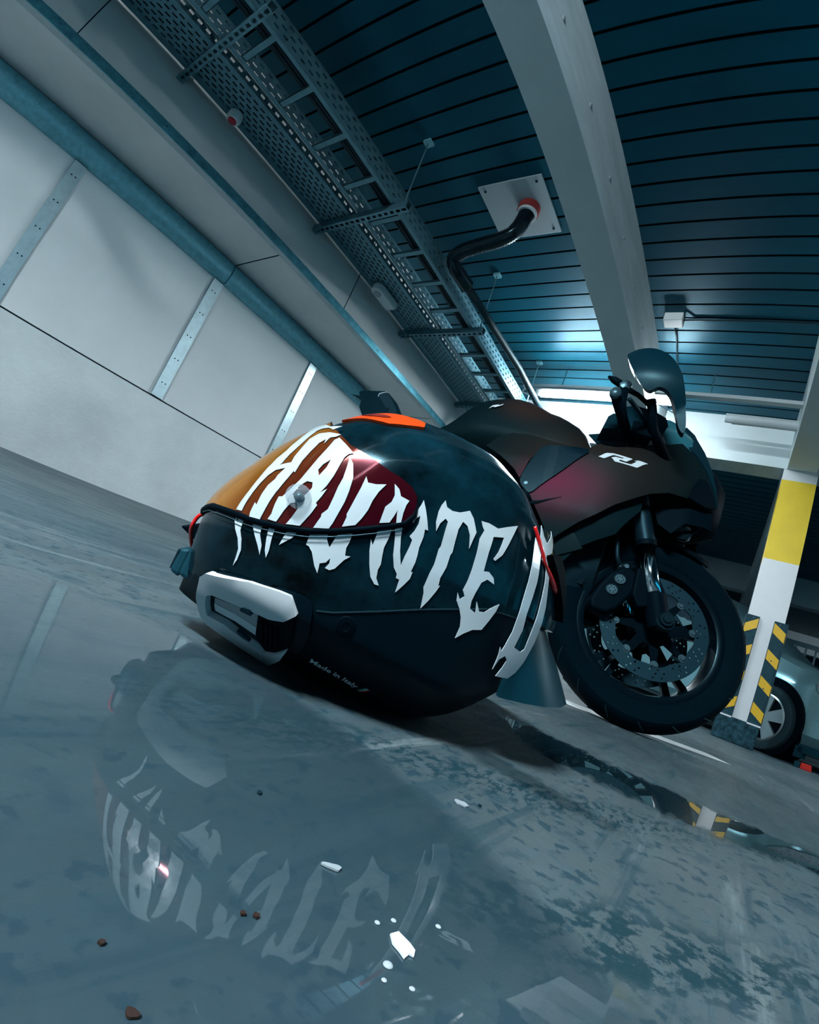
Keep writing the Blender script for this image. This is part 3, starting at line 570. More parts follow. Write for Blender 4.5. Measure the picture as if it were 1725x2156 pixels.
# ------------------------------------------------------------------ junction box
t=empty('junction_box',(2.80,.70,HC),label='small white junction box on the ceiling right of the white beam',cat='junction box')
MB().box((-.045,-.06,-.06),(.045,.06,0)).out('body',M['white'],t,bevel=.006)
MB().tube([(0,-.06,-.03),(.02,-.12,-.012),(.02,-1.6,-.012)],.006,8).out('cable',M['cable'],t,smooth=True)
MB().tube([(.05,0,-.03),(.2,0,-.01),(.62,.02,-.012)],.006,8).out('cable',M['cable'],t,smooth=True)
# ------------------------------------------------------------------ lamp rail and luminaires
XL=3.43; ZL_=.14+2.10
t=empty('lamp_rail',(XL,0,ZL_),label='long horizontal lamp rail crossing under the ceiling in front of the cross beam',cat='rail')
MB().box((-.028,-2.6,0.030),(.028,1.95,.060)).out('rail',M['housing'],t,bevel=.004)
for y in (-2.2,-.9,.45,1.6):
    MB().tube([(0,y,.045),(0,y,HC-ZL_)],.004,8).out('threaded_rod',M['traym'],t)
M['led2']=mat('led_diffuser_rear',(1,1,1),.5,emit=LED_COL,es=LED_POWER*2.9)  # rear lamp, boosted well above the lit tube to fill the wall
M['led_fill']=mat('led_fill_far_bay',(1,1,1),.5,emit=LED_COL,es=LED_POWER*.55)  # for unseen lamps added to lift the far bay
def lamp(x,y0,y1,z,lit,label,name='tube_lamp'):
    t=empty(name,(x,(y0+y1)/2,z),label=label,cat='lamp',group='tube lamps of the car park'); h=(y1-y0)/2
    MB().box((-.034,-h-.05,-.012),(.034,h+.05,.014)).out('housing',M['housing'],t,bevel=.005)
    mb=MB(); P=[(.038*math.cos(a),-.012+.040*math.sin(a)) for a in [PI+PI*k/10 for k in range(11)]]
    mb.prism([(p[0],p[1]) for p in P],-h,h,'y'); mb.out('diffuser',M['led'] if lit==1 else ((M['led_fill'] if lit==3 else M['led2']) if lit else M['housing']),t,auto=.6)
    MB().lathe([(0,-h-.055),(.03,-h-.05),(.034,-h),(0,-h)],(0,0,-.012),'y',16).out('end_cap',M['housing'],t)
    MB().lathe([(0,h+.055),(.03,h+.05),(.034,h),(0,h)],(0,0,-.012),'y',16).out('end_cap',M['housing'],t)
    return t
t=lamp(XL,.657,1.756,ZL_,True,'lit white tube lamp glowing above the motorcycle tank')
MB().tube(spline([(0,.60,0),(-.02,.66,-.045),(-.02,.72,-.03),(0,.74,.0),(.0,.72,.024)],6),.006,8).out('cable',M['white'],t,smooth=True)
lamp(3.62,-.62,.28,ZL_,False,'unlit grey tube lamp right of the lit one')
lamp(-1.6,-.1,1.2,HC-.02,2,'lit tube lamp on the ceiling behind the camera')
lamp(XL,-3.9,-2.8,HC-.02,True,'lit tube lamp far to the right of the frame')
lamp(7.9,1.9,3.0,HC-.02,3,'unseen tube lamp added to light the next bay behind the cross beam')  # hidden lamp, added only to light the far bay
lamp(9.9,-4.6,-3.5,HC-.02,3,'unseen tube lamp added to light the next bay far to the right')
# ------------------------------------------------------------------ column, guards, base
CX=4.02; CY0=-.366; CY1=-.131
mb=MB()
zs=[0,1.34,1.985,ZB]
for i in range(3):
    mb.mi=1 if i==1 else 0; mb.box((CX,CY0,zs[i]),(CX+.22,CY1,zs[i+1]))
mb.out('column',[M['colwhite'],M['yellow']],kind='structure')
def guard(name,y_out,y_in,side,label):
    t=empty(name,(CX,0,0),label=label,cat='corner guard',group='black and yellow corner guards on the column')
    s=side; mb=MB(); z0,z1=.17,.90
    mb.box((-.012,min(y_out,y_in),z0),(0.002,max(y_out,y_in),z1))
    ya,yb=(y_out,y_out+.012*s) if s>0 else (y_out-.012,y_out)
    mb.box((-.012,min(ya,yb),z0),(.11,max(ya,yb),z1)); mb.out('rubber_profile',M['rubber'],t,bevel=.003)
    for k in range(4):
        zc=z1-.085-.19*k
        a,b=(y_out+.006*s,y_in+.004*s) ; sl=.055
        # slanted stripe: falls towards the outer edge on both guards
        mb=MB(); mb.prism([(a,zc-sl),(b,zc),(b,zc+.070),(a,zc+.070-sl)] ,-.0145,-.0125,'x'); mb.out('yellow_stripe',M['ystripe'],t)
        mb=MB(); yy=y_out+.0135*s; mb.prism([(0.0,zc-sl),(.09,zc-sl-.06),(.09,zc+.010-sl),(0.0,zc+.070-sl)],yy-.0008,yy+.0008,'y'); mb.out('yellow_stripe',M['ystripe'],t)
    for z in (.88,.62,.42,.22): MB().lathe([(0,-.017),(.005,-.016),(.006,-.012),(0,-.012)],(0,(y_out+y_in)/2,z),'x',8).out('screw',M['bolt'],t)
guard('corner_guard',-.128,-.205,1,'left striped rubber guard on the white column, next to the motorcycle tyre')
guard('corner_guard',-.380,-.300,-1,'right striped rubber guard on the white column, in front of the parked car')
t=empty('column_base',(CX,-.25,0),label='low scuffed black plinth at the foot of the white column',cat='plinth')
MB().box((-.035,-.135,0),(.26,.135,.168)).out('block',M['base'],t,bevel=.006)
MB().box((-.037,-.137,.160),(.262,-.05,.171)).out('edge_strip',M['colwhite'],t)
MB().box((-.037,.05,.160),(.262,.137,.171)).out('edge_strip',M['colwhite'],t)
# ------------------------------------------------------------------ railing behind
t=empty('railing',(8.35,0,0),label='grey steel railing of upright bars behind the parked car',cat='railing')
RG=mat('railing_steel',(.30,.44,.48),.45,.4)
MB().box((-.02,-7,1.47),(.03,2.9,1.53)).out('top_rail',RG,t); MB().box((-.02,-7,.10),(.02,2.9,.14)).out('bottom_rail',RG,t)
for y in (-6,-3,0,2.6): MB().box((-.03,y-.03,0),(.03,y+.03,1.47)).out('post',RG,t)
for k in range(76):
    y=-6.95+.13*k; MB().box((-.012,y-.012,.14),(.012,y+.012,1.47)).out('bar',RG,t)
MB().box((9.6,-11.5,1.24),(9.7,3,1.36)).out('trim_60',M['traym'],kind='structure')
# floor markings
ln=mat('floor_line',(.60,.66,.68),.6,nscale=20,namt=.15)
def strip2(name,a,b,w,m):
    a=Vector(a);b=Vector(b);d=(b-a).normalized();n=Vector((-d.y,d.x))*w/2; V=[];K=24
    for k in range(K+1):
        p=a.lerp(b,k/K)
        for q in (p+n,p,p-n): V.append((q.x,q.y,fz(q.x,q.y)+.0012))
    return build(name,V,[(3*k+c,3*k+3+c,3*k+4+c,3*k+1+c) for k in range(K) for c in (0,1)],m,kind='structure')
strip2('trim_70',(1.10,.85),(1.95,-.10),.12,ln)
# ------------------------------------------------------------------ parked car
def car():
    t=empty('parked_car',(4.52,-.445,0),(0,0,math.radians(-40)),label='silver blue car parked behind the white column, front corner visible',cat='car')
    # local: Y negative = forward (front), x = width away from the camera
    L0=[ # y, sill z, shoulder z, roof z or bonnet z, half inset
     (-.68,.22,.44,.50,.30),(-.62,.16,.50,.56,.16),(-.50,.14,.55,.62,.06),(-.30,.15,.60,.68,.02),(0,.15,.64,.76,0),(.35,.15,.68,.86,0),(.62,.15,.72,.93,0),(1.0,.15,.74,1.22,.0),(1.4,.15,.76,1.42,0),(2.1,.15,.78,1.45,0),(2.9,.15,.80,1.38,0),(3.3,.18,.80,1.05,.05),(3.5,.25,.75,.9,.15)]
    R=[]
    for y,zs_,zh,zt,ins in L0:
        w=1.74; a=ins; tin=.28 if zt>1.0 else .10
        ring=[(a+.05,y,zs_),(a,y,zs_+.08),(a-.0,y,zh-.06),(a+.03,y,zh),(a+tin,y,zt-.03),(a+tin+.12,y,zt),(w-a-tin-.12,y,zt),(w-a-tin,y,zt-.03),(w-a-.03,y,zh),(w-a,y,zh-.06),(w-a,y,zs_+.08),(w-a-.05,y,zs_)]
        R.append(ring)
    RR=[]
    for i in range(len(R)-1):
        for k in range(4):
            f=k/4; RR.append([tuple(R[i][j][c]*(1-f)+R[i+1][j][c]*f for c in range(3)) for j in range(12)])
    RR.append(R[-1])
    # wheel arch: push the side inwards near the axle
    mb=MB(); mb.loft(RR); 
    o=mb.out('body',M['carpaint'],t,auto=.5)
    # bumper, arch liner, wheel, lamp
    MB().lathe([(0,-.010),(.305,-.010),(.305,.24),(0,.24)],(0,0,0),'x',40).out('wheel_arch',M['black'],t).location=(.0,0,.27)
    for (yy) in (0.0,2.6):
        w=bpy.data.objects.new('wheel',None); COL.objects.link(w); w.parent=t; w.location=(-.012,yy,.255); w.scale=(.88,.88,.88)
        MB().lathe([(.205,-.02),(.235,-.03),(.275,-.025),(.288,0),(.29,.06),(.285,.17),(.2,.19)],(0,0,0),'x',48).out('tyre',M['tyre'],w,auto=.5)
        mb=MB(); mb.lathe([(.208,-.025),(.195,-.030),(.185,.0),(.18,.10)],(0,0,0),'x',48); mb.lathe([(0,-.012),(.045,-.012),(.05,.03),(0,.04)],(0,0,0),'x',24)
        for k in range(5):
            a=2*PI*k/5+.35; c,s_=math.cos(a),math.sin(a); q=[]
            for r,h in ((.035,.035),(.19,.062)):
                q+= [(-.018 if r<.1 else -.024, r*c-h*s_, r*s_+h*c),(-.018 if r<.1 else -.024, r*c+h*s_, r*s_-h*c)]
            b2=[(v[0]+.03,v[1],v[2]) for v in q]
            mb.add(q+b2,[(0,1,3,2),(4,6,7,5),(0,2,6,4),(1,5,7,3),(2,3,7,6),(0,4,5,1)])
        mb.out('alloy_rim',M['alloy'],w)
    def sidepanel(name,poly,x,m,th=.006):
        mb=MB(); mb.prism(poly,x,x-th,'x'); return mb.out(name,m,t,bevel=.002)
    # headlamp set into the front corner, follows the corner
    mb=MB(); P=[(.035,-.30,.60),(.075,-.42,.585),(.20,-.575,.545),(.33,-.625,.50),(.30,-.64,.43),(.10,-.565,.43),(.03,-.44,.47),(.0,-.34,.56)]
    P=[(p[0]-.035,p[1]-.02,p[2]) for p in P]; mb.add(P+[(p[0]+.03,p[1]+.03,p[2]) for p in P],[tuple(range(8)),tuple(range(15,7,-1))]+[(i,(i+1)%8,8+(i+1)%8,8+i) for i in range(8)]); mb.out('headlamp',M['lens'],t)
    sidepanel('side_window',[(.55,.80),(1.0,1.15),(1.4,1.34),(2.6,1.34),(2.9,.86),(.62,.78)],.135,M['glass'],.02)
    sidepanel('bumper_intake',[(-.50,.19),(-.44,.34),(-.52,.38),(-.60,.24)],.05,M['black'],.02)
    mb=MB(); mb.box((.02,-.60,.10),(.10,-.30,.16)); mb.box((.02,-.34,.06),(.08,-.28,.14)); mb.out('splash_guard',M['greyblue'],t)
car()
t=empty('wheel_chock',(4.16,-.74,0),label='small red block on the floor under the car front',cat='block')
MB().prism([(-.038,0),(.038,0),(.034,.04),(-.03,.042)],-.03,.03,'x').out('block',mat('red_plastic',(.60,.02,.015),.4),t,bevel=.004)
MB().box((-.025,.039,0),(.025,.075,.04)).out('grey_end',M['greyblue'],t,bevel=.003)
# ------------------------------------------------------------------ motorcycle (local X forward, Y left, Z up)
BK=empty('motorcycle',(1.553,.172,.009),label='matt dark sport motorcycle with a magenta fade standing behind the helmet',cat='motorcycle')
BK.rotation_mode='XYZ'
KB=Matrix.Translation((1.553,.172,.009))@Matrix.Rotation(math.radians(279),4,'Z')@Matrix.Rotation(math.radians(-12),4,'X')
KS=Matrix.Translation((1.553,.172,.009))@Matrix.Rotation(math.radians(293),4,'Z')@Matrix.Rotation(math.radians(-14),4,'X')
BK.matrix_world=KB; STEER=KB.inverted()@KS; ALLP=[]   # the front end is turned to the left on the side stand
def steer_since(n0):
    for o in list(COL.objects)[n0:]:
        if o.parent==BK: o.matrix_basis=STEER@o.matrix_basis
def clampf(v,a,b): return min(max(v,a),b)
def wf(x,z): return .25-.165*clampf((x+.28)/.40,0,1)**1.7-.45*clampf(z-.74,0,.3)-.28*clampf(.52-z,0,.3)
def sidefn(w,s):
    def P(u,v): return Vector((u,-s*w(u,v),v))
    def fn(u,v):
        e=.004; p=P(u,v); a=P(u+e,v)-P(u-e,v); b=P(u,v+e)-P(u,v-e); n=a.cross(b).normalized()
        if n.y*(-s)<0: n=-n
        return p,n
    return fn
def bpanel(name,poly,w,th,m,step=.022,label=None,off=0,both=True,sm=0):
    if sm: poly=smoothpoly(poly,sm)
    for s in ((1,-1) if both else (1,)):
        skin(name,[poly],step,sidefn(w,s),off,th,m,BK,label=label,auto=.7)
bpanel('side_fairing',BD['FAIR'],wf,.005,M['flip'],label='fairing side with magenta fade')
bpanel('upper_cowl',BD['UPPER'],wf,.004,M['flip'],off=-.004)
bpanel('cowl_edge',BD['COWL'],lambda x,z:wf(x,z)*.85,.005,mat('dark_cowl',(.0015,.016,.025),.4,spec=.3))
bpanel('intake_panel',smoothpoly(BD['INTAKE']),lambda x,z:wf(x,z)+.005,.006,mat('gloss_black_panel',(.001,.008,.014),.2,coat=.2,spec=.3),label='gloss black intake panel')
bpanel('tank_side_panel',BD['SIDE2'],lambda x,z:.205-.3*max(0,z-.70),.006,M['flip'])
bpanel('lower_fairing',BD['LOWER'],lambda x,z:wf(x,z)-.03,.006,mat('lower_fairing_paint',(.0015,.009,.012),.5,spec=.06))
bpanel('nose_intake',BD['NOSEL'],lambda x,z:wf(x,z)+.006,.004,M['black'])
skin('fairing_emblem',[BD['LOGO']],.012,sidefn(wf,1),.0055,.001,M['decal'],BK,label='white R1 lettering')
skin('fairing_emblem',[BD['LOGO']],.012,sidefn(wf,-1),.0055,.001,M['decal'],BK,label='white R1 lettering')
bpanel('fairing_slit',[(-.470,.492),(-.42,.506),(-.355,.548),(-.41,.519),(-.470,.500)],wf,.002,M['black'],step=.01,off=.0052)
# nose and headlamp ducts: closed body between the two sides
mb=MB(); R=[]
for x,z0,z1,w in ((-.40,.42,.76,.16),(-.30,.50,.80,.17),(-.20,.57,.86,.16),(-.10,.61,.93,.13),(0,.625,.96,.10),(.06,.655,.92,.075),(.10,.68,.86,.05)):
    R.append([(x,w*math.cos(a),(z0+z1)/2+(z1-z0)/2*math.sin(a)) for a in [2*PI*k/20 for k in range(20)]])
mb.loft(R); mb.out('nose_body',M['black'],BK,smooth=True)
bpanel('lower_nose_duct',BD['DUCT'],lambda x,z:.13-.3*clampf(x,0,.2),.006,M['black'])
skin('chin_lip',[BD['LIP']],.015,sidefn(lambda x,z:.085,1),0,.01,M['black'],BK); skin('chin_lip',[BD['LIP']],.015,sidefn(lambda x,z:.085,-1),0,.01,M['black'],BK)
for s in (-1,1):
    MB().lathe([(0,.02),(.018,.018),(.026,.006),(.028,-.02),(0,-.03)],(.010,s*.060,.636),'x',24).out('headlamp_lens',M['lens'],BK,smooth=True)
# bodywork mass behind fairing: radiator, engine, frame
mb=MB(); R=[]
for x,z0,z1,w in ((-.20,.30,.62,.12),(-.32,.16,.72,.15),(-.50,.12,.74,.17),(-.70,.14,.72,.16),(-.88,.22,.70,.13)):
    R.append([(x,w*math.cos(a)*(1 if abs(math.cos(a))>.3 else 1),(z0+z1)/2+(z1-z0)/2*math.sin(a)) for a in [2*PI*k/24 for k in range(24)]])
mb.loft(R); mb.out('engine_block',M['darkmetal'],BK,auto=.6)
mb=MB(); mb.box((-.255,-.11,.34),(-.225,.11,.62)); 
o=mb.out('radiator',M['black'],BK)
mb=MB()
for k in range(14): mb.box((-.225,-.105,.35+.019*k),(-.220,.105,.357+.019*k))
mb.out('radiator_fins',M['black'],BK)
# belly pan both sides
for s in (1,-1):
    skin('belly_fairing',[[(-.34,.36),(-.25,.42),(-.30,.47),(-.35,.43),(-.40,.41),(-.45,.47),(-.52,.50),(-.66,.44),(-.84,.30),(-.86,.16),(-.60,.11),(-.42,.17)]],.03,sidefn(lambda x,z:.205-.25*clampf(.45-z,0,.4),s),0,.006,M['flip'],BK,auto=.7)
# tank
prof=[(x,z+.012) for x,z in BD['TANKP']]; mb=MB(); R=[]
for (x,z) in [(-1.02,.80)]+prof+[(-.36,.89),(-.33,.84)]:
    zb=.77; w=.165 if -.82<x<-.47 else (.165-.22*max(0,-x-.82) if x<-.5 else .165-.25*max(0,x+.47))
    w=max(w,.09); h=z-zb; ring=[]
    for k in range(25):
        a=PI*k/24; c,s_=math.cos(a),math.sin(a)
        yy=w*math.copysign(abs(c)**.75,c); zz=zb+max(h,.02)*(abs(s_)**.62)
        ring.append((x,yy,zz))
    R.append(ring)
mb.loft(R); TKO=mb.out('fuel_tank',M['flip'],BK,smooth=True,label='matt tank with small white lettering')
tk=TKO.data; TT=BVHTree.FromPolygons([v.co for v in tk.vertices],[tuple(p.vertices) for p in tk.polygons])
def tfn(s):
    def f(u,v):
        h=TT.ray_cast(Vector((u,-s*.6,v-.050)),Vector((0,s,0))); n=Vector((0,-s*.9,.4)).normalized()
        return (h[0] if h[0] is not None else Vector((u,-s*.05,v-.050))),n
    return f
for s in (1,-1): skin('tank_emblem',[[(-.755+(p[0]+.80)*1.2,.985+(p[1]-1.01)*1.2) for p in BD['TLOGO']]],.008,tfn(s),.007,.0015,M['decal'],BK)
# seat and tail
mb=MB(); R=[]
for x,z,w,h in ((-.92,.84,.12,.06),(-1.03,.835,.14,.06),(-1.13,.85,.13,.06),(-1.22,.88,.10,.05)):
    R.append([(x,w*math.cos(a),z+h/2*math.sin(a)-.03) for a in [2*PI*k/16 for k in range(16)]])
mb.loft(R); mb.out('seat',M['seat'],BK,smooth=True)
TP=mat('tail_paint',(.0015,.012,.018),.35,spec=.35); TW=lambda x,z:.10+.08*clampf(x+1.40,0,.3)-.2*clampf(z-.90,0,.08)
for s in (1,-1):
    skin('tail_cowl',[[(-1.530,.917),(-1.483,.918),(-1.505,.945),(-1.486,.960),(-1.371,.980),(-1.327,.962),(-1.236,.897),(-1.177,.838),(-1.05,.77),(-1.0,.70),(-1.10,.66),(-1.28,.70),(-1.391,.80),(-1.441,.849),(-1.455,.89)]],.025,sidefn(TW,s),0,.008,TP,BK,auto=.7)
    skin('tail_opening',[[(-1.378,.955),(-1.345,.968),(-1.30,.935),(-1.215,.855),(-1.20,.82),(-1.25,.84),(-1.33,.90),(-1.37,.93)]],.02,sidefn(TW,s),.0082,.001,M['groove'],BK,auto=.7)
    MB().tube(spline([(-1.372,-s*.100,.925),(-1.385,-s*.098,.955),(-1.350,-s*.094,.974),(-1.325,-s*.096,.955)],6),.004,8).out('tail_rim_trim',mat('tail_edge',(.45,.55,.58),.25,.6) if s>0 else M['darkmetal'],BK,smooth=True)
mb=MB(); R=[]
for x,z0,z1,w in ((-.90,.68,.80,.11),(-1.02,.72,.80,.10),(-1.20,.76,.86,.085),(-1.38,.84,.94,.06),(-1.46,.90,.94,.04)):
    R.append([(x,-w,z0),(x,w,z0),(x,w*.8,z1),(x,-w*.8,z1)])
mb.loft(R); mb.out('tail_core',M['black'],BK)
MB().box((-1.505,-.035,.915),(-1.485,.035,.935)).out('tail_lamp',M['redtrim'],BK)
# windscreen, mirrors
M['mirror']=mat('mirror_shell',(.0008,.016,.026),.38,spec=.22)
for s in (1,-1):
    w0=.36
    o=skin('mirror_housing',[smoothpoly(BD['MIR'],2)],.02,sidefn(lambda x,z:w0-.10*clampf(.97-z,0,.3)*3+.03*(1-clampf(((x+.2)/.13)**2+((z-.99)/.13)**2,0,1)),s),-.022,.036,M['mirror'],BK,auto=.5)
    G_=smoothpoly(BD['MIRG'],1); MB().tube([(p[0],-s*.335,p[1]) for p in G_[:14]],.0016,6).out('mirror_edge_trim',M['bolt'],BK,smooth=True)
    MB().tube([(-.195,-s*.33,.930),(-.17,-s*.25,.88),(-.10,-s*.14,.83)],[.014,.016,.02],12).out('mirror_stalk',M['black'],BK,smooth=True)
mb=MB(); R=[]
for i,(x,z,w) in enumerate(((.045,.93,.02),(.01,1.00,.09),(-.04,1.055,.12),(-.10,1.10,.125),(-.16,1.13,.11))):
    R.append([(x-.10*(abs(u)**2),w*u*1.15,z-.10*abs(u)**2) for u in [-1+2*k/14 for k in range(15)]])
mb.loft(R,cap=False,closed=False); o=mb.out('windscreen',M['smoke'],BK,smooth=True)
sm=o.modifiers.new('thick','SOLIDIFY'); sm.thickness=.003
# handlebars, levers, clutch cluster
N0=len(COL.objects)
for s in (1,-1):
    y=-s
    MB().tube([(-.20,y*.13,.86),(-.27,y*.24,.868),(-.33,y*.34,.875)],.016,14).out('handlebar_grip',M['black'],BK,smooth=True)
    MB().lathe([(0,-.012),(.016,-.010),(.018,0),(.016,.012),(0,.014)],(-.335,y*.352,.876),'y',16).out('bar_end',M['bolt'],BK,smooth=True)
    MB().tube(spline([(-.20,y*.19,.90),(-.205,y*.24,.895),(-.25,y*.30,.885),(-.29,y*.34,.88)],5),.007,8).out('brake_lever',M['darkmetal'],BK,smooth=True)
    MB().box((-.25,y*.20-.03,.855),(-.17,y*.20+.03,.91)).out('switch_cluster',M['black'],BK,bevel=.008)
    MB().tube([(-.285,y*.262,.875),(-.297,y*.262,.935),(-.302,y*.262,1.008)],[.016,.013,.013],14).out('lever_guard_arm',M['black'],BK,smooth=True)
    MB().lathe([(0,-.016),(.010,-.015),(.020,-.010),(.020,.012),(0,.012)],(-.303,y*.262,1.006),'y',20).out('pivot_bolt',M['bolt'],BK,auto=.5)
    MB().tube([(-.365,y*.262,1.030),(-.345,y*.262,1.022),(-.305,y*.262,1.005)],[.004,.012,.013],8).out('lever_tip',M['black'],BK,smooth=True)
    MB().tube([(-.305,y*.262,1.000),(-.255,y*.26,.985),(-.212,y*.26,.955)],[.010,.008,.008],8).out('lever_link',M['black'],BK,smooth=True)
MB().box((-.20,-.12,.80),(-.12,.12,.825)).out('top_yoke',M['darkmetal'],BK,bevel=.01)
mb=MB(); mb.box((-.19,-.075,.83),(-.17,.075,.92)); mb.out('instrument_display',M['glass'],BK,bevel=.01)
MB().tube([(-.24,-.17,.885),(-.24,-.17,.945)],.022,16).out('fluid_reservoir',M['mirror'],BK,auto=.6)
V_,F_=sheet([BD['MASS']],.03,lambda u,v:(Vector((u,-.16,v)),Vector((0,-1,0))),None,0,.07); q=MB(); q.add(V_,F_); q.out('master_cylinder',M['mirror'],BK)
steer_since(N0)
# intake pivot bolt
MB().lathe([(0,-.262),(.006,-.262),(.007,-.258),(.013,-.258),(.014,-.25),(0,-.25)],(-.478,0,.566),'y',20).out('pivot_bolt',M['bolt'],BK,auto=.5)
# ---- front end
N0=len(COL.objects)
F=0
for s in (1,-1):
    y=-s*.125
    MB().tube([(-.028,y,.345),(-.092,y,.53)],.0235,24).out('fork_slider',M['chrome'],BK,smooth=True,label='chrome fork slider')
    MB().tube([(-.088,y,.52),(-.092,y,.535)],.031,24).out('fork_dust_seal',M['black'],BK,auto=.6)
    MB().tube([(-.092,y,.532),(-.195,y,.83)],.029,24).out('fork_outer_tube',M['darkmetal'],BK,auto=.6)
    mb=MB(); mb.tube([(-.005,y,.28),(-.012,y,.305),(-.034,y,.375)],[.030,.034,.030],20); mb.out('axle_clamp',M['black'],BK,auto=.7)
    mb=MB(); mb.lathe([(0,y-s*.046),(.011,y-s*.046),(.012,y-s*.040),(.019,y-s*.040),(.021,y-s*.030),(.027,y-s*.030),(.027,y),(0,y)],(0,0,.30),'y',28); mb.out('axle_nut',M['darkmetal'],BK,auto=.5)
    # disc with drilled holes
    hol=[]
    for k in range(36):
        for r,da in ((.150,0),(.138,.06),(.127,.12)):
            a=2*PI*k/36+da*.9; 
            if (k+int(r*1000))%3!=0: hol.append([(r*math.cos(a)+.0033*math.cos(b),r*math.sin(a)+.0033*math.sin(b)) for b in [2*PI*j/6 for j in range(6)]])
    outer=[(.160*math.cos(2*PI*k/72),.160*math.sin(2*PI*k/72)) for k in range(72)]
    inner=[((.117+.003*math.cos(10*2*PI*k/80))*math.cos(2*PI*k/80),(.117+.003*math.cos(10*2*PI*k/80))*math.sin(2*PI*k/80)) for k in range(80)]
    yd=-s*.068
    def dfn(u,v,yd=yd,s=s): return Vector((u,yd,v+.30)),Vector((0,-s,0))
    V,Fc=sheet([outer,inner]+hol,.03,dfn,None,0,.005); mb=MB(); mb.add(V,Fc); mb.out('brake_disc',M['disc'],BK,label='drilled brake disc')
    for k in range(8):
        a=2*PI*k/8+.2; mb=MB(); mb.lathe([(0,yd-s*.008),(.006,yd-s*.008),(.007,yd-s*.005),(.0115,yd-s*.005),(.0115,yd),(0,yd)],(.113*math.cos(a),0,.30+.113*math.sin(a)),'y',14); mb.out('disc_bobbin',M['bolt'],BK,auto=.5)
    mb=MB()
    for k in range(8):
        a=2*PI*k/8+.2; c,q=math.cos(a),math.sin(a); n=(-q,c)
        pts=[(.05*c+.016*n[0],.05*q+.016*n[1]),(.105*c+.008*n[0],.105*q+.008*n[1]),(.105*c-.008*n[0],.105*q-.008*n[1]),(.05*c-.016*n[0],.05*q-.016*n[1])]
        mb.prism([(p[0],p[1]+.30) for p in pts],yd-s*.002,yd+s*.004,'y')
    mb.lathe([(.030,yd-s*.003),(.058,yd-s*.003),(.058,yd+s*.006),(.030,yd+s*.006)],(0,0,.30),'y',40); mb.out('disc_carrier',M['black'],BK)
    # caliper
    cal=empty('caliper',(0,0,0)); cal.parent=BK
    yc=-s*.086
    P=[(-.120,.445),(-.085,.425),(-.078,.395),(-.098,.345),(-.125,.295),(-.150,.272),(-.195,.272),(-.205,.300),(-.190,.350),(-.165,.405)]
    mb=MB(); mb.prism(P,yc-s*.030,yc+s*.030,'y'); mb.out('caliper_body',M['black'],cal,bevel=.010,seg=3)
    for (cx,cz) in ((-.137,.389),(-.152,.348)):
        mb=MB(); mb.lathe([(0,yc-s*.0345),(.011,yc-s*.0345),(.012,yc-s*.033),(.0145,yc-s*.033),(.016,yc-s*.036),(.0175,yc-s*.033),(.0175,yc-s*.026),(0,yc-s*.026)],(cx,0,cz),'y',28); mb.out('piston_cap',M['bolt'],cal,auto=.4)
        for k in range(6):
            a=2*PI*k/6; MB().lathe([(0,yc-s*.0352),(.0018,yc-s*.0352),(.0018,yc-s*.034),(0,yc-s*.034)],(cx+.0085*math.cos(a),0,cz+.0085*math.sin(a)),'y',8).out('cap_hole',M['black'],cal)
    mb=MB(); mb.prism([(-.10,.44),(-.03,.425),(-.005,.385),(-.030,.335),(-.075,.315),(-.098,.35)],y-s*.012,y+s*.014,'y'); mb.out('caliper_bracket',M['black'],cal,bevel=.006)
    MB().tube(spline([(-.215,y*.8,.66),(-.190,y,.58),(-.172,y,.50),(-.162,y,.455),(-.150,y*.95,.437)],6),[.0045]*12+[.007]*13,8).out('brake_hose',M['darkmetal'],BK,smooth=True)
    MB().lathe([(0,yc-s*.035),(.007,yc-s*.035),(.008,yc-s*.028),(0,yc-s*.028)],(-.128,0,.437),'y',12).out('banjo_bolt',M['bolt'],cal)
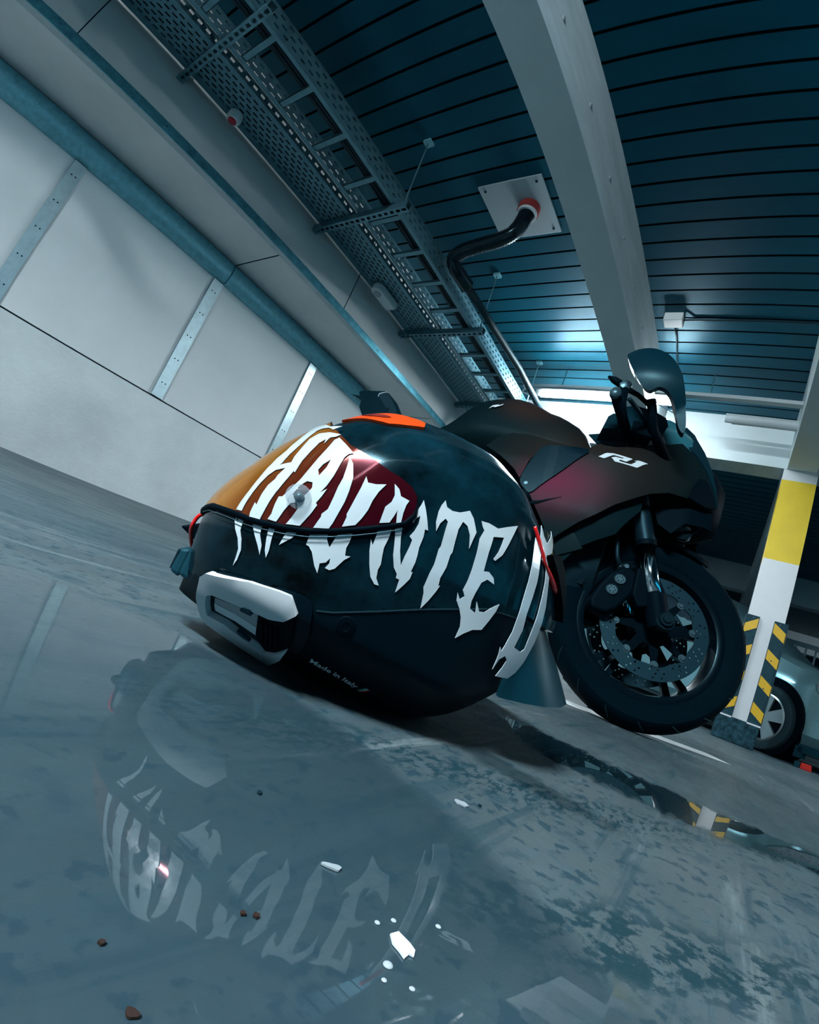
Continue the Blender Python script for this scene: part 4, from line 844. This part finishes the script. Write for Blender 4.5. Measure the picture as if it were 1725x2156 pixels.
# wheel
def wheel(cx,R,hw,rr,dim,name):
    w=bpy.data.objects.new(name,None); COL.objects.link(w); w.parent=BK; w.location=(cx,0,R)
    P=[]
    for k in range(25):
        a=-1.15+2.3*k/24; P.append((R-hw*1.0*(1-math.cos(a))*.80,hw*math.sin(a)/math.sin(1.15)))
    P=[(rr+.004,-hw*.78),(rr+.012,-hw*.90)]+P+[(rr+.012,hw*.90),(rr+.004,hw*.78)]
    mb=MB(); mb.lathe(P,(0,0,0),'y',96)
    # tread sipes as raised dark lines are cut in as thin grooves
    g=mb; g.mi=1
    for k in range(18):
        a0=2*PI*k/18
        for sd in (-1,1):
            pts=[]
            for j in range(7):
                u=.30+.55*j/6; aa=-1.15+2.3*(.5+sd*u/2); rad=R-hw*(1-math.cos(aa))*.80+.0006; yy=hw*math.sin(aa)/math.sin(1.15); th=a0+.10*j/6*sd+ (0.17 if sd>0 else 0)
                pts.append((rad*math.cos(th),yy,rad*math.sin(th)))
            g.tube(pts,.0022,6)
    g.out('tyre',[M['btyre'],M['groove']],w,auto=.7)
    mb=MB(); mb.lathe([(rr+.006,-hw*.80),(rr+.006,-hw*.74),(rr-.010,-hw*.66),(rr-.016,-hw*.2),(rr-.018,0),(rr-.016,hw*.2),(rr-.010,hw*.66),(rr+.006,hw*.74),(rr+.006,hw*.80),(rr-.004,hw*.82),(rr-.016,hw*.74),(rr-.022,hw*.3),(rr-.024,0),(rr-.022,-hw*.3),(rr-.016,-hw*.74),(rr-.004,-hw*.82),(rr+.006,-hw*.80)],(0,0,0),'y',96)
    mb.out('rim',M['rim'],w,auto=.6)
    for k in range(5):
        for d in (-.15,.15):
            a=2*PI*k/5+dim; c0,s0=math.cos(a+d*.25),math.sin(a+d*.25); c1,s1=math.cos(a+d),math.sin(a+d)
            m2=MB(); m2.loft([[(r*c-q*s_,yy,r*s_+q*c) for q,yy in ((-h,-.014),(h,-.014),(h*.6,.014),(-h*.6,.014))] for r,c,s_,h in ((.04,c0,s0,.016),(.12,(c0+c1)/2,(s0+s1)/2,.010),(rr-.014,c1,s1,.012))])
            m2.out('spoke',M['rim'],w,bevel=.003)
    MB().lathe([(0,-.055),(.036,-.055),(.045,-.04),(.045,.04),(.036,.055),(0,.055)],(0,0,0),'y',32).out('hub',M['black'],w,auto=.6)
    return w
wheel(0,.300,.060,.215,.35,'front_wheel')
# front mudguard hugging the tyre
mb=MB(); R=[]
for k in range(25):
    a=math.radians(66+ (164-66)*k/24); e=1-.25*((k-12)/12)**4
    R.append([((.318+.010*math.cos(t*1.4))*math.cos(a)*1.0 if False else (.327-.020*(t/1.3)**2*1.0)*math.cos(a), .078*e*math.sin(t)/math.sin(1.3), .30+(.327-.045*(t/1.3)**2)*math.sin(a)) for t in [-1.3+2.6*j/14 for j in range(15)]])
mb.loft(R,cap=False,closed=False); o=mb.out('front_mudguard',M['black'],BK,smooth=True); q=o.modifiers.new('thick','SOLIDIFY'); q.thickness=.004
steer_since(N0)
wheel(-1.37,.318,.095,.215,.1,'rear_wheel')
# swingarm, rear shock, chain, exhaust, pegs, stand
for y in (-.12,.12):
    mb=MB(); mb.loft([[(x,y-.022,z-h),(x,y+.022,z-h),(x,y+.022,z+h),(x,y-.022,z+h)] for x,z,h in ((-.85,.40,.045),(-1.05,.40,.055),(-1.25,.35,.035),(-1.39,.318,.028))]); mb.out('swingarm_beam',M['darkmetal'],BK,bevel=.006)
MB().lathe([(0,-.15),(.02,-.15),(.02,.15),(0,.15)],(-1.37,0,.318),'y',16).out('rear_axle',M['bolt'],BK)
mb=MB(); mb.tube(spline([(-.55,-.10,.14),(-.75,-.12,.15),(-.95,-.16,.22),(-1.10,-.18,.30),(-1.30,-.19,.36)],6),[.03]*12+[.05]*13,16); mb.out('exhaust_silencer',M['darkmetal'],BK,smooth=True)
for y in (-.17,.17): MB().tube([(-.93,y*.8,.42),(-.93,y*1.35,.42)],.012,10).out('foot_peg',M['bolt'],BK)
MB().tube([(-.80,.10,.20),(-.78,.22,.07)],.012,10).out('side_stand',M['darkmetal'],BK,smooth=True)
for y in (-.13,.13):
    mb=MB(); mb.loft([[(x,y-.02,z-h),(x,y+.02,z-h),(x,y+.02,z+h),(x,y-.02,z+h)] for x,z,h in ((-.28,.76,.04),(-.55,.66,.06),(-.85,.48,.07))]); mb.out('frame_spar',M['darkmetal'],BK,bevel=.008)
MB().tube([(-.19,-.11,.64),(-.165,-.11,.62),(-.165,-.11,.60)],.022,16).out('horn',M['darkmetal'],BK,auto=.6)

# ------------------------------------------------------------------ helmet (local X forward, Y left, Z up)
HM=empty('motorcycle_helmet',(.39769764,.30484178,0),(0,0,2.53745249),label='glossy black full-face helmet lettered HAUNTED with an amber visor on the wet floor',cat='helmet')
HP=[0.3189688,0.13507954,[0.1836214,0.18479114,0.18972267,0.19136318,0.18335439,0.16651668,0.14033332,0.10792412,0.07139957,0.03342667],[0.09512939,0.12738481,0.15503185,0.17466098,0.18206823,0.17148011,0.14344131,0.10725418,0.07033958,0.03339713],0.04548484,0.27541464,0.02998897]
ZLV=np.array([0.012,.035,.07,.11,.15,.19,.23,.265,.29,.305])
def pch(x,xs,ys):
    ys=np.asarray(ys); i=np.clip(np.searchsorted(xs,x)-1,0,len(xs)-2); m=np.gradient(ys,xs); h=xs[i+1]-xs[i]; t=(x-xs[i])/h
    return (2*t**3-3*t**2+1)*ys[i]+(t**3-2*t**2+t)*h*m[i]+(-2*t**3+3*t**2)*ys[i+1]+(t**3-t**2)*h*m[i+1]
def hsurf(nz=70,na=160):
    top,w0,xf,xb,l1,wb,l2=HP
    zs=np.concatenate([np.linspace(.012,.25,nz),.25+(top-.25)*np.sin(np.linspace(0.02,1,30)*np.pi/2)]); zz=np.clip(zs/top*.305,0,.305)
    F=pch(zz,ZLV,xf);B=pch(zz,ZLV,xb); Wd=w0*np.interp(zz,ZLV,[wb,wb*.4+.55,.95,.985,1,.99,.93,.78,.52,0.05])
    # smooth the width law a little
    for _ in range(3): Wd[1:-1]=(Wd[:-2]+2*Wd[1:-1]+Wd[2:])/4
    a=np.linspace(0,2*np.pi,na,endpoint=False); e=2/2.35
    ca=np.sign(np.cos(a))*abs(np.cos(a))**e; sa=np.sign(np.sin(a))*abs(np.sin(a))**e; q=-.02
    X=np.where(ca[None]>0,q+(F-q)[:,None]*ca[None],q+(B+q)[:,None]*ca[None]); Y=Wd[:,None]*sa[None]; Z=np.repeat(zs[:,None],na,1)
    Z=Z+l1*np.clip(1-Z/(.6*top),0,1)*np.clip((X+.06)/.22,0,1.2)**1.3+l2*np.clip(1-Z/(.6*top),0,1)*np.clip((-X-.04)/.12,0,1.2)**1.3
    return X,Y,Z
X,Y,Z=hsurf(); nl,na=X.shape
V=[tuple(v) for v in np.stack([X,Y,Z],-1).reshape(-1,3).tolist()]; V.append((float(X[-1].mean()),0,float(Z[-1].max())))
F=[(i*na+j,i*na+(j+1)%na,(i+1)*na+(j+1)%na,(i+1)*na+j) for i in range(nl-1) for j in range(na)]+[((nl-1)*na+j,(nl-1)*na+(j+1)%na,len(V)-1) for j in range(na)]
HV=[Vector(v) for v in V]; TREE=BVHTree.FromPolygons(HV,F)
C0=Vector((0,0,.15))
# upper shell glossy, lower shell satin, split along the seam
SE=HD['SEAM']
def hdir(p,q):
    r=math.hypot(p,q); a=math.atan2(q,p); return Vector((math.sin(r)*math.cos(a),math.cos(r),math.sin(r)*math.sin(a)))
def hmap(v):
    d=(v-C0).normalized(); r=math.acos(max(-1,min(1,abs(d.y)))); a=math.atan2(d.z,d.x); return r*math.cos(a),r*math.sin(a)
def hsurfpt(p,q,s=1):
    d=hdir(p,q)
    if s<0: d.y=-d.y
    h=TREE.ray_cast(C0,d)
    if h[0] is None: return C0+d*.15,d
    n=h[1]
    # averaged normal for smooth offsets
    acc=Vector((0,0,0))
    for k in range(6):
        dd=hdir(p+.03*math.cos(k*PI/3),q+.03*math.sin(k*PI/3))
        if s<0: dd.y=-dd.y
        g=TREE.ray_cast(C0,dd)
        if g[0] is not None:
            m_=g[1] if g[1].dot(dd)>0 else -g[1]; acc+=m_
    n=acc.normalized() if acc.length>0 else d
    return h[0],n
def hfn(s=1): return lambda p,q:hsurfpt(p,q,s)
def hskin(name,polys,m,off=0,th=.0006,step=.03,s=1,label=None,auto=.9,parent=None):
    return skin(name,polys,step,hfn(s),off,th,m,parent or HM,label,auto)
seam_p=[(1.7,-.60),(1.12,-.45),(.80,-.42),(.60,-.38)]+SE+[(-1.3,.02),(-1.9,.02)]
def seam_q(p):
    for a,b in zip(seam_p,seam_p[1:]):
        if a[0]>=p>=b[0]: return a[1]+(b[1]-a[1])*(a[0]-p)/(a[0]-b[0]+1e-9)
    return -.5
mi=[]
for f in F:
    c=sum((HV[i] for i in f),Vector())/len(f); p,q=hmap(c); mi.append(1 if q<seam_q(p) else 0)
build('shell',V,F,None,HM,True,mats=[M['helmblack'],M['helmmatt']],mi=mi)
for s in (1,-1):
    pts=[hsurfpt(p.x,p.y,s)[0] for p in resample([(.56,-.37)]+SE+[(-1.25,.02)],.05,False)]
    MB().tube(pts,.0009,6).out('seam_line',M['groove'],HM)
# neck roll under the shell
mb=MB(); R=[]
for zz,k in ((.0285,.52),(.035,.62),(.045,.66),(.06,.62)):
    R.append([(-.005+(.115 if math.cos(a)>0 else .092)*k*math.cos(a),.098*k*math.sin(a),zz) for a in [2*PI*j/48 for j in range(48)]])
mb.loft(R); mb.out('neck_roll',mat('neck_fabric',(.004,.008,.012),.9),HM,smooth=True)
# visor: full band across the front, mirrored
VL=HD['VIS']; low=VL[1:11]; side=VL[11:21]
# boundary of the left half in the map, closed along the centre plane (radius pi/2)
def cen(el): return (PI/2*math.cos(el),PI/2*math.sin(el))
half=[cen(-.075),(1.30,-.036)]+low+side+[cen(.800),cen(.66),cen(.52),cen(.38),cen(.24),cen(.10)]
half=[(p[0],p[1]) for p in half]
def visor_half(s): return sheet([half],.035,hfn(s),None,.0008,.0032)
mb=MB()
for s in (1,-1):
    Vv,Fv=visor_half(s)
    if s<0: Fv=[f[::-1] for f in Fv]
    mb.add(Vv,Fv)
o=mb.out('visor',M['visor'],HM,label='amber to dark red mirrored visor')
bm=bmesh.new(); bm.from_mesh(o.data); bmesh.ops.remove_doubles(bm,verts=bm.verts,dist=.0009)
for f in bm.faces: f.smooth=True
for e in bm.edges:
    if len(e.link_faces)==2 and e.calc_face_angle(0)>.9: e.smooth=False
bm.to_mesh(o.data); bm.free()
for s in (1,-1):
    G=resample([(p[0],p[1]-.004) for p in [cen(-.080),(1.32,-.046)]+HD['GASK'][2:]],.03,False)
    pts=[hsurfpt(g.x,g.y,s)[0]+hsurfpt(g.x,g.y,s)[1]*.002 for g in G]
    MB().tube(pts,[.0030]*(len(pts)-6)+[.0028,.0025,.002,.0018,.0014,.001],8).out('visor_gasket',M['black'],HM,smooth=True)
    pts=[p+hsurfpt(g.x,g.y,s)[1]*.002 for p,g in list(zip(pts,G))[6:-8]]
    MB().tube([p-Vector((0,0,.0052)) for p in pts],.0004,6).out('gasket_lip',M['bolt'],HM,smooth=True)
# lettering
def letter(keys,label):
    mb=MB()
    for k,offv,holes in keys:
        Vv,Fv=sheet([HD[k]]+[HD[h] for h in holes],.03,hfn(1),None,offv,.0006); mb.add(Vv,Fv)
    mb.out('letter_decal',M['decal'],HM,label=label)
VO=.0044
letter([('H1',VO,[]),('H2',.0006,[]),('H3',.0006,[])],'white letter H')
letter([('A1',VO,['A1h','A1g']),('A2',.0006,[]),('A3',.0006,[])],'white letter A')
letter([('U1',VO,[]),('U2',VO,[]),('U3',.0006,[])],'white letter U')
letter([('N1',VO,[]),('N2',.0006,[]),('N3',.0006,[])],'white letter N')
letter([('T1',.0006,[])],'white letter T'); letter([('E1',.0006,[])],'white letter E'); letter([('D1',.0088,[])],'white letter D')
# chin vent: housing, white C frame, insert, louvre, clips
for s in (1,-1):
    hskin('vent_housing',[smoothpoly(HD['HOUS'])],M['helmmatt'],-.002,.006,.04,s)
    FR=HD['FRo']; 
    up=[i for i in range(len(FR))]
    o=hskin('vent_frame',[FR],M['ventwhite'],.003,.0065,.035,s,label='white C-shaped vent frame')
    b=o.modifiers.new('bevel','BEVEL'); b.width=.0012; b.segments=2; b.limit_method='ANGLE'; b.angle_limit=.9
    FI=HD['FRi']; a,bq,c,d,e,f=FI
    v=hskin('vent_insert',[[a,bq,c,(.826,-.60),(.95,-.565),(1.074,-.56)]],M['ventgrey'],.002,.004,.03,s)
    hskin('vent_insert',[[(1.074,-.56),(.95,-.565),(.826,-.60),d,e,f]],M['ventwhite'],.002,.0045,.03,s)
    LV=HD['LOUV']; hskin('vent_louvre',[LV],M['black'],.002,.005,.04,s)
    for k in range(4):
        p0=.800-.028*k; hskin('louvre_fin',[[(p0,-.52),(p0-.010,-.515),(p0-.020,-.70),(p0-.008,-.71)]],M['black'],.0068,.0025,.04,s)
    hskin('frame_clip',[[(.905,-.478),(.890,-.462),(.850,-.455),(.840,-.478),(.845,-.492),(.90,-.492)]],M['greyblue'],.0075,.003,.03,s)
    hskin('frame_clip',[[(.930,-.660),(.905,-.672),(.862,-.712),(.862,-.728),(.895,-.722),(.935,-.690)]],M['greyblue'],.0075,.003,.03,s)
# crown vent
for s in (1,-1):
    hskin('crown_vent',[[(.93,.955)]+HD['TOPV']],M['orange'],.0002,.0026,.04,s,label='bright orange crown vent')
    hskin('crown_vent_slot',[[(.790,1.035),(.70,1.075),(.61,1.045),(.57,1.005),(.62,.985),(.72,1.000)]],M['orangedark'],.0030,.0006,.03,s)
# far side front winglet and red trim
pts=[hsurfpt(p,q,-1)[0]+hsurfpt(p,q,-1)[1]*.003 for p,q in ((1.40,-.10),(1.33,-.11),(1.28,-.16),(1.27,-.22),(1.29,-.28))]
# mouth vent on the chin
mb=MB(); mv=empty('chin_vent'); mv.parent=HM
cz=.098
for (x0_,x1_,hy,z0_,z1_,nm,mt) in ((.172,.188,.027,.072,.114,'chin_vent_body',M['greyblue']),(.187,.197,.019,.072,.100,'chin_vent_cover',M['greyblue'])):
    q=MB(); q.loft([[(x0_,-hy,z0_),(x0_,hy,z0_),(x0_,hy*.8,z1_),(x0_,-hy*.8,z1_)],[(x1_,-hy*.86,z0_+.003),(x1_,hy*.86,z0_+.003),(x1_,hy*.7,z1_-.003),(x1_,-hy*.7,z1_-.003)]]); q.out(nm,mt,mv,bevel=.003)
for k in range(4): MB().box((.1965,-.015+.008*k,.077),(.1980,-.010+.008*k,.095)).out('chin_vent_slot',M['groove'],mv)
MB().tube(spline([(.184,-.030,.134),(.197,-.028,.131),(.200,-.028,.118),(.197,-.036,.106),(.192,-.044,.096)],6),.0020,8).out('red_trim',M['redtrim'],HM,smooth=True)
mb=MB(); mb.prism([(.176,.095),(.212,.112),(.184,.130)],-.062,-.048,'y'); mb.out('front_winglet',M['black'],HM,bevel=.002)
# tear-off pin: clear knob on the visor
P_,N_=hsurfpt(.712,.192)
P_,N_=hsurfpt(*((.868,.165)))
pin=bpy.data.objects.new('tear_off_pin',None); COL.objects.link(pin); pin.parent=HM; pin.matrix_basis=Matrix.Translation(P_+N_*.0045)@N_.to_track_quat('Z','Y').to_matrix().to_4x4()
MB().lathe([(0,.0145)]+[(.0100*math.sin(a),.0045+.0100*math.cos(a)) for a in [.25+k*.22 for k in range(9)]]+[(.0095,0),(0,0)],axis='z',n=32).out('clear_knob',M['clear'],pin,smooth=True)
MB().lathe([(0,.006),(.0035,.0055),(.004,.001),(0,.001)],axis='z',n=20).out('inner_bolt',M['bolt'],pin,smooth=True)
# side screw and rear details
for s in (1,-1):
    P_,N_=hsurfpt(*HD['SCRW'][0],s); n=MB(); n.lathe([(0,.0010),(.003,.0010),(.0035,.0014),(.0075,.0008),(.009,-.001),(0,-.001)],axis='z',n=28); o=n.out('side_screw',M['black'],HM,auto=.5); o.matrix_basis=Matrix.Translation(P_)@N_.to_track_quat('Z','Y').to_matrix().to_4x4()
def ribbon(name,pts,w,h,m,s,smooth=True):
    Q=resample(pts,.03,False); P=[]
    for i,g in enumerate(Q): 
        a,b=hsurfpt(g.x,g.y,s); P.append(a+b*h)
    ws=w if isinstance(w,list) else [w]*len(P)
    ws=[np.interp(i/(len(P)-1),[k/(len(ws)-1) for k in range(len(ws))],ws) for i in range(len(P))]
    return MB().tube(P,[float(x) for x in ws],10).out(name,m,HM,smooth=smooth)
for s in (1,-1):
    # rear spoiler: glossy blade bulging from the back, with red edge and black bar
    hskin('rear_spoiler',[[(-.60,.60),(-.78,.62),(-1.15,.62),(-1.45,.60),(-1.50,.30),(-1.45,.05),(-1.05,.045),(-.80,.042),(-.66,.06),(-.655,.30)]],M['helmblack'],.002,.006,.05,s)
    ribbon('red_trim_line',HD['REDL'][:3]+[(-.640,.39),(-.70,.35),(-.80,.29),(-.93,.24)],[.0015,.0022,.0022,.0016,.0024,.0026,.0010],.0095,M['redtrim'],s)
    hskin('rear_bar',[[(-.655,.445),(-.76,.475),(-.92,.42),(-1.05,.30),(-1.12,.14),(-1.00,.115),(-.84,.26)]],M['black'],.008,.007,.05,s)
    # flared skirt below the spoiler
    R=[]
    for k in range(9):
        p0=Vector((-.72,.030)).lerp(Vector((-1.45,.035)),k/8); a,b=hsurfpt(p0.x,p0.y,s)
        lo,lb=hsurfpt(-.70-.70*k/8,-.33+.02*k/8,s); lo=lo+lb*(.006+.056*math.sin(PI*min(1,k/5)/2)); lo.z=.083+.026*k/8; 
        mid=a.lerp(lo,.5)+b*(.002-.008*math.sin(PI*k/8)*0)
        R.append([a+b*.0015,mid,lo,lo-lb*.004,mid-b*.006,a-b*.004])
    q=MB(); q.loft(R); q.out('rear_skirt',mat('satin_skirt_%s'%('a' if s>0 else 'b'),(.003,.030,.044),.30),HM,auto=.8)
# origin text
def textmesh(body,size):
    c=bpy.data.curves.new('t','FONT'); c.body=body; c.size=size; c.resolution_u=3; c.offset=.018; ob=bpy.data.objects.new('t',c); COL.objects.link(ob)
    dg=bpy.context.evaluated_depsgraph_get(); me=bpy.data.meshes.new_from_object(ob.evaluated_get(dg)); Vt=[v.co.copy() for v in me.vertices]; Ft=[tuple(p.vertices) for p in me.polygons]
    bpy.data.objects.remove(ob); bpy.data.curves.remove(c); return Vt,Ft
Vt,Ft=textmesh('Made in Italy',1.0); xm=max(v.x for v in Vt)
a=Vector((.493,-.800)); b=Vector((.108,-.874)); up=Vector((-.004,.058))
VV=[]
for v in Vt:
    p=a+(b-a)*(v.x/xm)+up*(v.y/.72)+Vector((0,-.02*math.sin(PI*v.x/xm)*0)); P_,N_=hsurfpt(p.x,p.y); VV.append(P_+N_*.0009)
q=MB(); q.add(VV,Ft); q.out('origin_text',M['text'],HM,label='small grey lettering Made in Italy')
for k,mt in enumerate((M['green'],M['decal'],M['flagred'])):
    x=.092-.016*k; hskin('flag_stripe',[[(x,-.905),(x-.016,-.902),(x-.046,-.822),(x-.030,-.820)]],mt,.0002,.0004,.03)

# ------------------------------------------------------------------ small things on the floor
def fleck(name,x,y,r,m,label,cat,group=None,h=.0008,sx=1,ang=0):
    r*=.8
    P=[]; 
    for k in range(11):
        a=2*PI*k/11; q=r*(.65+.6*random.random()); u,v=q*math.cos(a)*sx,q*math.sin(a); P.append((u*math.cos(ang)-v*math.sin(ang),u*math.sin(ang)+v*math.cos(ang)))
    o=MB().prism(smoothpoly(P),0,h,'z').out(name,m); o.location=(x*.8,y*.8,.0283); return tag(o,label,cat,group)
fleck('paint_chip',.381,.133,.0050,M['flake'],'pale paint chip lying on the damp floor right below the helmet','chip',sx=1.5,ang=-1.0)
fleck('paint_chip',.211,.122,.0022,M['flake'],'thin curved white sliver on the wet floor below the helmet','chip',sx=2.6,ang=-.85)
for i,(x,y,r,w) in enumerate(((.094,.120,.0012,'small rust flake left of centre near the bottom'),(.091,.093,.0022,'largest rust flake at the bottom edge of the view'),(.149,.115,.0012,'left one of a close pair of rust flakes'),(.1535,.112,.0014,'right one of a close pair of rust flakes'))):
    fleck('rust_flake',x,y,r,M['rust'],w,'flake','rust brown flakes in the wet foreground',.0008)
for i,(x,y,r,w) in enumerate(((.213,.187,.0016,'black crumb on the wet floor below the white chin vent'),(.40,.125,.002,'black crumb just above the pale paint chip'))):
    fleck('black_crumb',x,y,r,M['stainblack'],w,'crumb','black crumbs on the wet floor',.0008)
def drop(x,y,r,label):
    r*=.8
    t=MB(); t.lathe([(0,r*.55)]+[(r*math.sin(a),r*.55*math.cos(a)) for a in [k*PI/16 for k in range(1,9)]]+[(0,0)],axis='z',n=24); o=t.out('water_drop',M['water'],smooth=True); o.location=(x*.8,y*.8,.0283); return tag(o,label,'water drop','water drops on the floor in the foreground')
for x,y,r,l in ((.203,.086,.0014,'left of the upper pair of water drops'),(.212,.083,.0014,'right of the upper pair of water drops'),(.231,.069,.0015,'water drop standing alone on the right'),(.187,.068,.0022,'round water drop just under the painted glint'),(.179,.064,.0012,'small water drop below the round one'),(.186,.055,.0013,'lowest right water drop')): drop(x,y,r,l)
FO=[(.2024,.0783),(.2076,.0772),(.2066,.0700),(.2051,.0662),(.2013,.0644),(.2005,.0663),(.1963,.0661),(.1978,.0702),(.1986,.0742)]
o=MB().prism([((p[0]-.203)*.8,(p[1]-.072)*.8) for p in FO],0,.0006,'z').out('floor_glint',mat('glint_white',(.85,.93,.96),.25,.1)); o.location=(.203*.8,.072*.8,.0283); tag(o,'painted lamp reflection, small bright white scrap lying in the wet foreground among drops','glint')  # lamp reflection on the wet floor, painted as a flat bright shape
